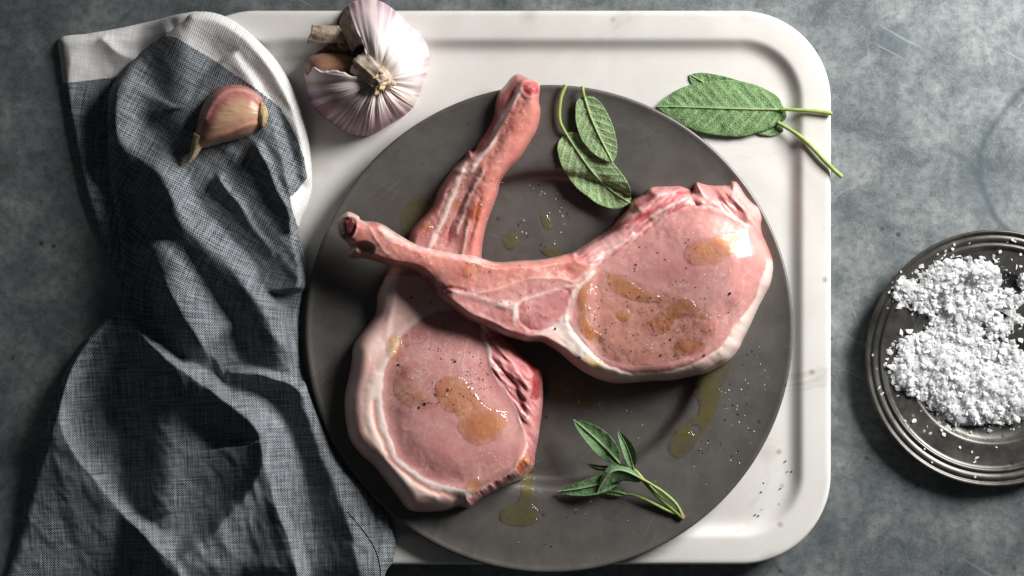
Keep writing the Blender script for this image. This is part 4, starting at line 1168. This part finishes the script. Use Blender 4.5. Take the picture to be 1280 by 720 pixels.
def sprig():
    r = thing('sage_sprig', P(np.float64(790), np.float64(590), 50.0), 'small sprig of young sage leaves below the upper chop', 'sage sprig')
    def lf(base, tip, hwl, hwr, bend, z0, z1, zmid, seed, curl=3.0, fold=0.0, mat=M_LEAF_DARK):
        b = np.array(base, float); t = np.array(tip, float); d = t - b; L = np.hypot(*d); d /= L; n = np.array([-d[1], d[0]])
        ts = np.linspace(0, 1, 9)
        mid = [b + d * L * q + n * bend * math.sin(math.pi * q) for q in ts]
        w = np.sin(np.pi * np.clip(ts, 0, 1) ** 0.8) ** 0.75
        left = [m_ - n * hwl * w_ for m_, w_ in zip(mid, w)]; right = [m_ + n * hwr * w_ for m_, w_ in zip(mid, w)]
        zf = lambda X, Y, t_, s_: 6 + (z0 * (1 - t_) + z1 * t_) + zmid * np.sin(math.pi * t_)
        o, m, z = loft_leaf(mid, left, right, zf, mat, r, 6, curl, 0.3, seed, 60, 11, fold, 0.25, 'leaf', 1.2)
        tag(o, None); return m, z
    lf((783, 618), (748, 614), 5, 6, 2, 56, 55, 2, 11)
    m, z = lf((784, 592), (695, 615), 12, 10, -4, 66, 56, 6, 12, 2.0)
    lf((775, 580), (716, 524), 13, 15, 2, 66, 60, 8, 13, 4.0)
    lf((768, 584), (732, 579), 3.5, 4, -4, 62, 56, 3, 14)
    lf((792, 587), (772, 538), 8, 8, 3, 72, 84, 4, 15, 5.0, 0.4)
    lf((804, 600), (745, 619), 14, 9, 22, 76, 66, 10, 16, -3.0, -0.35)
    stalk([(852, 646), (838, 634), (820, 618), (804, 600), (793, 588), (785, 590)], [58, 59, 63, 72, 72, 67], 3.6, 1.8, r, None, 'stem', 6)
    stalk([(853, 645), (845, 630), (830, 616), (815, 606), (803, 599)], [59, 63, 68, 73, 76], 2.2, 1.5, r, dz=6)
    stalk([(848, 643), (834, 638), (808, 625), (792, 619), (782, 618)], [58, 59, 60, 59, 57], 2.4, 1.3, r, dz=6)
    V, F = tube(P(np.array([850.0, 854.5]), np.array([644.5, 648.0]), np.array([64.0, 64.0])), np.array([3.9, 3.2]) * S, 10)
    make_mesh('cut_end', V, F, mat_simple('stem_cut', '#8a6a4c', '#b08f78', 500, 0.7), r)
sprig()

# ------------------------------------------------------------------ garlic bulb
def garlic():
    N = np.array([471.0, 101.0]); ZB = 33.0
    out = catmull([(432, 9), (442, 2), (460, -2), (477, 2), (495, 14), (511, 29), (525, 42), (533, 54), (536.5, 70), (534, 90), (527, 112), (519, 131), (505, 145), (485, 157), (467, 168), (450, 170), (432, 165), (415, 153), (397, 140), (386, 125), (382, 107), (380, 86), (386, 72), (404, 60), (416, 42), (423, 22)], 8)
    ang = np.arctan2(out[:, 1] - N[1], out[:, 0] - N[0]); rad = np.hypot(out[:, 0] - N[0], out[:, 1] - N[1])
    o_ = np.argsort(ang); ang = ang[o_]; rad = rad[o_]
    nt, nr = 420, 60
    th = np.linspace(-math.pi, math.pi, nt, endpoint=False)
    Rt = np.interp(th, np.concatenate([ang - 2 * math.pi, ang, ang + 2 * math.pi]), np.tile(rad, 3))
    t = np.linspace(0.06, 1, nr) ** 0.9
    TH, T = np.meshgrid(th, t)
    R = Rt[None] * T
    # clove creases (angles in pixel space, y down)
    crease = np.radians(np.array([-122, -74, -28, 14, 40, 66, 92, 118, 146, 178]))
    dcr = np.min(np.abs((TH[..., None] - crease + math.pi) % (2 * math.pi) - math.pi), -1)
    depth = 3.4 * np.exp(-(dcr / 0.09) ** 2) * np.sin(np.pi * np.clip(T, 0, 1)) ** 0.7
    wob = lambda k, s_, sc: fbm(np.cos(TH) * k + 5 * T * sc, np.sin(TH) * k, 1.0, 3, s_)
    streak = fbm(np.mod(TH + math.pi, 2 * math.pi) * 22, T * 1.3, 1.0, 3, 401)
    streak = streak * sstep(math.pi, math.pi - 0.3, np.abs(TH))
    streak = streak * (0.45 + 0.75 * np.clip(0.5 + fbm(np.mod(TH + math.pi, 2 * math.pi) * 2.2, T * 1.5, 1.0, 2, 407), 0, 1))
    lobe = sstep(-1.9, -1.6, TH) * sstep(0.2, -0.3, TH)          # the big clean lobe at the upper right
    z = 74 * np.sqrt(np.clip(1 - T ** 2.3, 0, 1)) - 13 * np.exp(-(T / 0.28) ** 2) - depth * (1 - 0.7 * lobe) + 1.7 * streak * np.sin(np.pi * T) * (1 - 0.6 * lobe) + 2.0 * wob(2.2, 411, .3) * T * (1 - T) * 3 + 7 * lobe * np.sin(np.pi * np.clip(T, 0, 1)) ** 1.2
    # torn sector: skin missing, hollow
    a0, a1 = math.radians(-180 + 12), math.radians(-113)
    jag = 0.05 * fbm(T * 9, T * 0, 1, 3, 421)
    torn = sstep(a0, a0 + 0.06, TH + jag) * sstep(a1 + 0.015, a1 - 0.015, TH + jag) * sstep(0.10, 0.2, T)
    z = z * (1 - torn) + torn * (12 + 14 * (1 - T) + 3 * streak)
    z = np.where(T >= 0.999, 0, np.maximum(z, 0.3))
    X = N[0] + R * np.cos(TH); Y = N[1] + R * np.sin(TH)
    # colours
    white = lin('#efe6e2'); col = np.zeros(X.shape + (3,)) + white
    pur = np.clip(0.55 + 0.75 * streak, 0, 1) * sstep(0.35, 0.85, T)
    where = 0.3 + 0.7 * np.maximum(sstep(0.3, 0.8, TH) * sstep(3.3, 2.6, TH), sstep(-1.25, -1.5, TH) * sstep(-2.1, -1.9, TH))
    rimm = 0.35 * sstep(0.82, 0.97, T)
    col = paint(col, 1.0 * pur * where + rimm * (0.4 + 0.6 * np.clip(streak + .5, 0, 1)), lin('#946480'))
    col = paint(col, 0.5 * np.clip(streak * 1.6 - 0.5, 0, 1) * (1 - lobe * 0.8), lin('#8c6478'))
    col = paint(col, 0.35 * np.clip(-streak * 1.5 - 0.3, 0, 1) * (1 - lobe), lin('#c2aa90'))
    col = paint(col, 0.5 * np.exp(-(dcr / 0.05) ** 2) * (1 - lobe), lin('#a98a74'))
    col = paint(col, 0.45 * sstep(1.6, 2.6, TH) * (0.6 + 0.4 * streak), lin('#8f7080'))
    col = paint(col, torn, lin('#6e5546') * 0.9)
    V = P(X, Y, ZB + z).reshape(-1, 3)
    idx = np.arange(nr * nt).reshape(nr, nt)
    nx = np.roll(idx, -1, 1)
    F = np.stack([idx[:-1], nx[:-1], nx[1:], idx[1:]], -1).reshape(-1, 4)[:, ::-1]
    root = thing('garlic_bulb', P(np.float64(458), np.float64(90), ZB), 'purple and white garlic bulb with torn skin on the marble board', 'garlic')
    # close top and bottom with centre fans as quads
    cv = np.array([P(N[0], N[1], ZB + 50.0), P(N[0], N[1], ZB + 0.2)])
    nv = len(V); V = np.concatenate([V, cv]); cc = np.concatenate([col.reshape(-1, 3), [white, white]])
    Fl = [tuple(f) for f in F]
    for k in range(nt):
        k2 = (k + 1) % nt
        Fl.append((int(idx[0, k]), int(idx[0, k2]), nv)[::-1]); Fl.append((int(idx[-1, k]), nv + 1, int(idx[-1, k2]))[::-1])
    make_mesh('skin', V, Fl, M_GARLIC, root, True, cc)
    # exposed brown clove on the torn side
    f = Field(catmull([(380, 86), (382, 74), (392, 68), (412, 66), (436, 69), (456, 78), (464, 90), (452, 100), (424, 104), (396, 102), (384, 96)], 5), 1.2)
    u = poisson(f.ins, 500)
    st = fbm(f.X * 0.25, f.Y, 4, 3, 431)
    c = np.zeros(f.X.shape + (3,)) + lin('#b58a6a'); c = paint(c, np.clip(0.4 + st, 0, 1) * 0.6, lin('#8a5f5c')); c = paint(c, sstep(405, 388, f.X) * 0.7, lin('#7a4f5e'))
    f.parts(ZB + 12 + 30 * np.sqrt(u) + 1.0 * st * (f.ds > 1), np.full(f.X.shape, ZB + 8.0), [('exposed_clove', M_CLOVE)], root, c)
    # papery flaps
    def flap(rows, name, mat):
        # rows: list of polylines (px,py,z) of equal length
        A = np.array(rows, float); n1, n2 = A.shape[:2]
        B = np.stack([catmull(A[i], 6, False) for i in range(n1)]); B = np.stack([catmull(B[:, j], 6, False) for j in range(B.shape[1])], 1)
        X, Y, z = B[..., 0], B[..., 1], B[..., 2]
        z = z + 1.2 * fbm(X * 0.3, Y, 3.0, 3, 441) ; X = X + 0.8 * fbm(X, Y, 5, 2, 445)
        Vt = P(X, Y, z).reshape(-1, 3); Vb = P(X, Y, z - 0.7).reshape(-1, 3)
        a, b = X.shape; idx = np.arange(a * b).reshape(a, b)
        q = np.stack([idx[:-1, :-1], idx[1:, :-1], idx[1:, 1:], idx[:-1, 1:]], -1).reshape(-1, 4)
        bd = list(idx[:, 0]) + list(idx[-1, 1:]) + list(idx[::-1, -1][1:]) + list(idx[0, ::-1][1:])
        w = np.array([[bd[i], bd[i] + a * b, bd[i + 1] + a * b, bd[i + 1]] for i in range(len(bd) - 1)])
        return make_mesh(name, np.concatenate([Vt, Vb]), np.concatenate([q, q[:, ::-1] + a * b, w]), mat, root)
    flap([[(390, 31, 62), (405, 32, 66), (424, 32, 66)], [(388, 41, 66), (406, 42, 69), (430, 42, 66)], [(383, 54, 60), (404, 54, 62), (432, 54, 58)]], 'torn_skin', M_DRY)
    flap([[(424, 26, 48), (432, 10, 66), (436, 14, 74)], [(430, 44, 50), (440, 32, 66), (446, 38, 76)], [(440, 66, 54), (449, 56, 66), (455, 58, 76)]], 'torn_skin', M_DRY)
    flap([[(414, 56, 44), (424, 52, 46), (434, 54, 48)], [(418, 64, 44), (428, 62, 48), (440, 62, 50)], [(424, 70, 42), (436, 70, 46), (448, 70, 48)]], 'torn_skin', M_DRY)
    # dry neck and its crumbled cut end
    pts = np.stack([np.linspace(455, 482, 8), np.linspace(80, 105, 8)], -1)
    V, F = tube(P(pts[:, 0], pts[:, 1], ZB + np.linspace(52, 78, 8)), np.interp(np.linspace(0, 1, 8), [0, .5, 1], [19, 14, 11]) * S, 40, flute=lambda q, a: 1 + 0.09 * math.sin(7 * a + 2 * q) + 0.06 * math.sin(13 * a + 1) + 0.05 * math.sin(23 * a))
    make_mesh('neck', V, F, mat_simple('garlic_neck_paper', '#8d7868', '#d9c9b8', 300, 0.6, 0.5, 0.0006, stretch=(1, 1, .3)), root)
    rr = np.random.default_rng(5)
    for k in range(16):
        a = rr.uniform(0, 6.28); q = rr.uniform(0, 12)
        cx, cy = 480 + q * math.cos(a) * 1.0, 104 + q * math.sin(a) * 1.3
        ln_ = rr.uniform(3, 8); b = rr.uniform(0, 6.28)
        p = np.array([[cx, cy], [cx + ln_ * .5 * math.cos(b), cy + ln_ * .5 * math.sin(b)], [cx + ln_ * math.cos(b + .5), cy + ln_ * math.sin(b + .5)]])
        V, F = tube(P(p[:, 0], p[:, 1], ZB + 76 + rr.uniform(0, 5) + np.array([0, 3, 4])), np.array([2.6, 3.0, 1.4]) * S * rr.uniform(.7, 1.3), 6)
        make_mesh('neck_shred', V, F, M_DRYTIP, root, False)
garlic()

# ------------------------------------------------------------------ garlic clove on the napkin
def clove():
    f = Field(catmull([(332, 128), (322, 115), (306, 107), (288, 106), (272, 111), (258, 124), (250, 140), (246, 156), (243, 170), (241, 184), (244, 187), (256, 185), (278, 179), (300, 174), (318, 167), (329, 158), (334, 144)], 5), 1.0)
    X, Y = f.X, f.Y
    nb = NAP['f'].sample(NAP['top'], X, Y)
    zb = float(np.median(nb[f.ins])) - 2
    u = poisson(f.ins, 900)
    # ribs running from root end to tip
    al = np.hypot(X - 333, Y - 142); an = np.arctan2(Y - 142, 333 - X)
    st = fbm(an * 9, al * 0.03, 1.0, 3, 501)
    h = 36 * np.sqrt(u) ** 1.05 + (0.5 * st + 0.4 * fbm(X, Y, 14, 2, 505)) * (f.ds > 1)
    rid = ldist([(326, 122), (306, 113), (284, 114), (266, 128), (255, 148)], X, Y)[0]
    h = h + 3.0 * np.exp(-(rid / 4) ** 2) * (f.ds > 1)
    rid2 = ldist([(328, 154), (306, 158), (282, 168), (258, 176)], X, Y)[0]
    h = h + 2.0 * np.exp(-(rid2 / 4) ** 2) * (f.ds > 1)
    c = np.zeros(X.shape + (3,)) + lin('#c6a082')
    c = paint(c, np.clip(0.3 + 0.7 * st, 0, 1) * 0.45, lin('#b88c70'))
    c = paint(c, 0.85 * sstep(20, 5, rid), lin('#ad6a68')); c = paint(c, 0.5 * sstep(12, 3, rid2), lin('#bd7f74'))
    c = paint(c, 0.6 * sstep(262, 248, X), lin('#b07f70')); c = paint(c, 0.5 * sstep(3, 1, rid), lin('#d6a59c'))
    root = thing('garlic_clove', P(np.float64(288), np.float64(145), zb), 'single pinkish garlic clove with a dry tail resting on the napkin', 'garlic clove')
    f.parts(zb + h, np.full(X.shape, zb - 3), [('skin', M_CLOVE)], root, c)
    # root end
    g = Field(catmull([(326, 128), (332, 132), (335.5, 142), (333, 154), (327, 160), (323, 150), (322, 138)], 5), 0.9)
    gu = poisson(g.ins, 200)
    g.parts(zb + 20 + 10 * np.sqrt(gu) + 0.8 * fbm(g.X, g.Y * .4, 2, 2, 511), np.full(g.X.shape, zb + 4.0), [('root_end', mat_simple('clove_root', '#a08a62', '#c9b68c', 500, 0.7, 0.6, 0.0006))], root)
    # dry tail
    tp = catmull([(250, 168), (246, 182), (242, 192), (238, 199), (232, 204), (225, 207)], 6, False)
    z = np.interp(np.arange(len(tp)), [0, len(tp) * .4, len(tp) - 1], [zb + 14, zb + 8, float(NAP['f'].sample(NAP['top'], 226, 206)) + 2])
    V, F = tube(P(tp[:, 0], tp[:, 1], z), np.interp(np.linspace(0, 1, len(tp)), [0, .3, .6, 1], [8, 5.0, 2.6, 0.7]) * S, 12, flute=lambda q, a: 1 + .15 * math.sin(4 * a + 3 * q))
    make_mesh('tail', V, F, mat_simple('clove_tail', '#a8875c', '#e6d6b4', 300, 0.5, 0.4), root)
clove()

# ------------------------------------------------------------------ seasoning
def chunk(r_, size, flat=1.0):
    """an irregular 8 corner grain"""
    V = np.array([(x, y, z) for x in (-1, 1) for y in (-1, 1) for z in (-1, 1)], float)
    V = V * (1 + 0.45 * r_.uniform(-1, 1, V.shape)); V[:, 2] *= flat
    a = r_.uniform(0, 6.28, 3)
    def rot(i, j, q):
        M = np.eye(3); M[i, i] = M[j, j] = math.cos(q); M[i, j] = -math.sin(q); M[j, i] = math.sin(q); return M
    tilt = 0.5 if flat < 1 else 3
    return (V * size) @ rot(0, 1, a[0]) @ rot(1, 2, (a[1] / 6.28 - .5) * tilt) @ rot(0, 2, (a[2] / 6.28 - .5) * tilt)
CF = [(0, 1, 3, 2), (4, 6, 7, 5), (0, 4, 5, 1), (2, 3, 7, 6), (0, 2, 6, 4), (1, 5, 7, 3)]

def grains(name, pts, sizes, zf, mat, label, cat, seed, flat=0.55):
    r_ = np.random.default_rng(seed); V = []; F = []
    pts = np.array(pts, float); z = zf(pts[:, 0], pts[:, 1])
    for (x, y), s_, zz in zip(pts, sizes, z):
        o = P(np.float64(x), np.float64(y), np.float64(zz + s_ * 0.12)); c = chunk(r_, s_ * 0.32 * S, flat)
        b = len(V); V += list(c + o); F += [tuple(b + i for i in q) for q in CF]
    o = make_mesh(name, np.array(V), F, mat, None, False)
    tag(o, label, cat, None, 'stuff')

def scatter(poly, n, seed):
    r_ = np.random.default_rng(seed); p = np.array(poly, float); lo, hi = p.min(0), p.max(0); out = []
    while len(out) < n:
        q = r_.uniform(lo, hi, (n * 3, 2)); q = q[inside(p, q[:, 0], q[:, 1])]
        # clumpiness
        q = q[fbm(q[:, 0], q[:, 1], 22, 2, seed) > r_.uniform(-0.6, 0.8, len(q))]
        out += list(q)
    return np.array(out[:n])

def seasoning():
    r_ = np.random.default_rng(77)
    A = [(745, 340), (800, 300), (870, 290), (915, 330), (915, 400), (870, 450), (790, 455), (735, 420)]
    pa = np.concatenate([scatter(A, 120, 61), scatter([(570, 330), (700, 330), (700, 420), (600, 400)], 26, 62), [(912, 367), (880, 444), (724, 447), (694, 411), (826, 444), (795, 331), (799, 371), (838, 424), (813, 372)]])
    sa = np.concatenate([r_.uniform(0.8, 2.0, len(pa) - 9), [4.2, 3.6, 4.4, 3.8, 2.6, 2.6, 3, 2.6, 2.4]])
    grains('cracked_pepper', pa, sa, surf, M_PEPPER, 'coarse black pepper specks sprinkled over the upper chop', 'pepper', 1)
    B = [(500, 420), (560, 400), (600, 440), (620, 480), (600, 520), (520, 500), (490, 470)]
    pb = np.concatenate([scatter(B, 95, 63), scatter([(540, 260), (600, 190), (650, 130), (660, 150), (600, 300), (530, 300)], 40, 64), [(531, 505), (524, 509), (569, 452), (560, 488), (544, 493), (498, 456), (514, 372), (538, 378)]])
    sb = np.concatenate([r_.uniform(0.8, 2.0, len(pb) - 8), [4, 3, 3.6, 2.8, 2.6, 3.6, 3.4, 3]])
    grains('cracked_pepper', pb, sb, surf, M_PEPPER, 'coarse black pepper specks sprinkled over the lower chop', 'pepper', 2)
    C = [(915, 455), (950, 430), (965, 470), (955, 520), (925, 590), (880, 610), (850, 580), (890, 530)]
    pc = np.concatenate([scatter(C, 64, 65), scatter([(660, 225), (700, 225), (720, 260), (700, 310), (660, 310), (640, 280)], 42, 66), scatter([(700, 480), (800, 490), (850, 520), (800, 560), (700, 530)], 16, 67), scatter([(700, 590), (850, 600), (860, 640), (760, 690), (600, 690)], 18, 68)])
    grains('cracked_pepper', pc[::2], r_.uniform(0.9, 2.4, len(pc[::2])), surf, M_PEPPER, 'black pepper dust scattered on the bare plate metal', 'pepper', 3)
    grains('salt_grains', pc[1::2], r_.uniform(0.7, 1.9, len(pc[1::2])), surf, M_SALTGRAIN, 'fine white salt grains scattered on the bare plate metal', 'salt', 4)
    pm = np.concatenate([scatter(A, 55, 71), scatter(B, 40, 72), scatter([(540, 260), (600, 190), (650, 130), (660, 150), (600, 300), (530, 300)], 30, 73)])
    grains('salt_grains', pm, r_.uniform(0.8, 1.8, len(pm)), surf, M_SALTGRAIN, 'fine white salt grains sprinkled over both pork chops', 'salt', 5)
    D_ = [(940, 600), (985, 560), (1000, 600), (970, 650), (900, 660)]
    pd = scatter(D_, 12, 69)
    grains('cracked_pepper', pd, r_.uniform(0.9, 2.8, len(pd)), lambda x, y: 33.0 + 0 * x, M_PEPPER, 'few pepper specks fallen on the marble board corner', 'pepper', 6)
seasoning()

# ------------------------------------------------------------------ flaky salt
PILES = [(1190, 352, 42, 28, 13), (1222, 348, 32, 24, 13), (1160, 372, 26, 22, 8), (1210, 382, 42, 26, 12), (1252, 376, 22, 16, 7), (1172, 462, 52, 42, 18), (1215, 492, 58, 42, 20), (1262, 492, 40, 38, 15), (1150, 438, 30, 22, 10), (1272, 462, 20, 26, 8), (1192, 418, 38, 30, 12), (1132, 364, 18, 18, 5), (1124, 462, 12, 20, 5), (1278, 350, 8, 10, 5), (1248, 410, 18, 14, 4), (1240, 440, 26, 16, 4), (1266, 398, 14, 10, 3), (1262, 434, 14, 10, 2.5)]
def hpile(x, y):
    h = 0 * x
    for cx, cy, rx, ry, hh in PILES:
        q = 1 - ((x - cx) / rx) ** 2 - ((y - cy) / ry) ** 2
        h = np.maximum(h, hh * np.sqrt(np.clip(q, 0, 1)))
    return h * (1 + 0.25 * fbm(x, y, 14, 2, 601))

def flake(r_, size):
    """a thin four to six sided crystal plate, sometimes a stepped pyramid"""
    n = int(r_.integers(4, 6)); a = np.sort(r_.uniform(0, 2 * math.pi, n)) if r_.random() < .45 else np.arange(n) * 2 * math.pi / n + r_.uniform(-.25, .25, n)
    rx = size * r_.uniform(.8, 1.15); ry = rx * r_.uniform(.6, 1.0)
    lo = np.stack([rx * np.cos(a), ry * np.sin(a), -0.06 * size * np.ones(n)], -1)
    k = r_.uniform(.5, .95); hi = lo * [k, k, 1]; hi[:, 2] = size * (r_.uniform(.02, .10) if r_.random() < .8 else r_.uniform(.2, .5))
    V = np.concatenate([lo, hi])
    F = [tuple(range(n - 1, -1, -1)), tuple(range(n, 2 * n))] + [(i, (i + 1) % n, n + (i + 1) % n, n + i) for i in range(n)]
    return V, F

def rotm(a, b, c):
    ca, sa, cb, sb, cc, sc = math.cos(a), math.sin(a), math.cos(b), math.sin(b), math.cos(c), math.sin(c)
    return np.array([[ca, -sa, 0], [sa, ca, 0], [0, 0, 1]]) @ np.array([[1, 0, 0], [0, cb, -sb], [0, sb, cb]]) @ np.array([[cc, 0, sc], [0, 1, 0], [-sc, 0, cc]])

def salt():
    r_ = np.random.default_rng(88)
    V = []; F = []
    g = np.arange(1100, 1312, 2.5); gy = np.arange(312, 548, 2.5); GX, GY = np.meshgrid(g, gy)
    gh = hpile(GX, GY); gz = zdish(GX, GY) + gh * 0.72 - 0.8 + 0.8 * fbm(GX, GY, 5, 2, 611)
    gi = np.arange(GX.size).reshape(GX.shape); V += list(P(GX, GY, gz).reshape(-1, 3))
    ok = gh > 1.5
    for j in range(GX.shape[0] - 1):
        for i in range(GX.shape[1] - 1):
            if ok[j, i] and ok[j + 1, i] and ok[j, i + 1] and ok[j + 1, i + 1]:
                F.append((int(gi[j, i]), int(gi[j + 1, i]), int(gi[j + 1, i + 1]), int(gi[j, i + 1])))
    n = 0
    while n < 3400:
        x, y = r_.uniform(1105, 1312), r_.uniform(318, 545)
        h = float(hpile(np.float64(x), np.float64(y)))
        if h < 1.2:
            # loose crystals thin out round the heap
            hn = max(float(hpile(np.float64(x + q_), np.float64(y + w_))) for q_, w_ in ((9, 0), (-9, 0), (0, 9), (0, -9)))
            if hn < 1.5 or r_.random() > .22: continue
        size = min(2.9 * math.exp(r_.normal(0.25, .42)), 7.5) if r_.random() > .4 else r_.uniform(.6, 1.7)
        z = float(zdish(np.float64(x), np.float64(y))) + h * (r_.random() ** .5) + 0.5
        v, f = flake(r_, size * S)
        v = v @ rotm(r_.uniform(0, 6.28), r_.normal(0, .38), r_.normal(0, .38)).T + P(np.float64(x), np.float64(y), np.float64(z))
        b = len(V); V += list(v); F += [tuple(b + i for i in q) for q in f]
        n += 1
    o = make_mesh('salt_heap', np.array(V), F, M_SALT, None, False)
    tag(o, 'white heap of flaky sea salt in the pewter dish', 'salt', None, 'stuff')
    # single flakes one can pick out
    meshes = []
    for k in range(14):
        v, f = flake(r_, 1.0 * S)
        me = bpy.data.meshes.new('salt_flake'); me.from_pydata([tuple(q) for q in v], [], f); me.update(); me.materials.append(M_SALT); meshes.append(me)
    spots = [(1126, 352, 5), (1119, 370, 4), (1123, 384, 4.2), (1110, 384, 2.4), (1141, 341, 2.4), (1176, 322, 3), (1182, 314, 2.6), (1191, 311, 3.2), (1193, 306, 2.6), (1172, 318, 2.4), (1211, 304, 2.6), (1196, 327, 4), (1212, 323, 3.6), (1220, 326, 3), (1237, 335, 5), (1242, 320, 3.2), (1250, 315, 3), (1248, 325, 2.4), (1265, 324, 2.2), (1269, 334, 4.4), (1276, 333, 3), (1276, 318, 2.6), (1266, 300, 2.4), (1269, 302, 2.2), (1260, 303, 2), (1112, 440, 4.6), (1116, 431, 3), (1112, 465, 4.6), (1122, 466, 5), (1130, 470, 4.2), (1116, 478, 3.6), (1100, 486, 3.6), (1103, 493, 4), (1123, 496, 2.6), (1131, 526, 3.2), (1141, 520, 2.6), (1143, 526, 4), (1151, 514, 1.8), (1159, 534, 2.4), (1155, 539, 2.2), (1163, 542, 2.6), (1177, 538, 3.6), (1180, 543, 3), (1200, 559, 2.6), (1215, 565, 2), (1222, 574, 4), (1218, 577, 3), (1245, 560, 2.4), (1231, 550, 2), (1156, 561, 1.8), (1219, 596, 2), (1165, 578, 1.8), (1096, 460, 2.2), (1091, 444, 1.8), (1270, 440, 5), (1262, 447, 3.6), (1276, 425, 4), (1258, 425, 4.5), (1245, 420, 3.6), (1240, 405, 3.2), (1262, 400, 4), (1275, 410, 3), (1234, 396, 4), (1254, 438, 2.6), (1228, 430, 3.2)]
    for q, (x, y, s_) in enumerate(spots):
        z = float(zdish(np.float64(x), np.float64(y))) + float(hpile(np.float64(x), np.float64(y)))
        o = bpy.data.objects.new('salt_flake', meshes[q % 14]); COL.objects.link(o)
        o.location = tuple(P(np.float64(x), np.float64(y), np.float64(z + 0.3 * s_)))
        o.scale = (s_, s_, s_ * .8); o.rotation_euler = (r_.normal(0, .25), r_.normal(0, .25), r_.uniform(0, 6.28))
        rr = math.hypot(x - DC[0], y - DC[1])
        lab = 'loose white salt flake on the ridged outer rim of the pewter dish' if rr > 136 else ('loose white salt flake on the flat inner rim of the pewter dish' if rr > 106 else 'separate white salt flake in the bare hollow between the salt heaps')
        tag(o, lab, 'salt flake', 'salt flakes on the ridged rim' if rr > 136 else ('salt flakes on the flat rim' if rr > 106 else 'salt flakes in the dish well'))
salt()
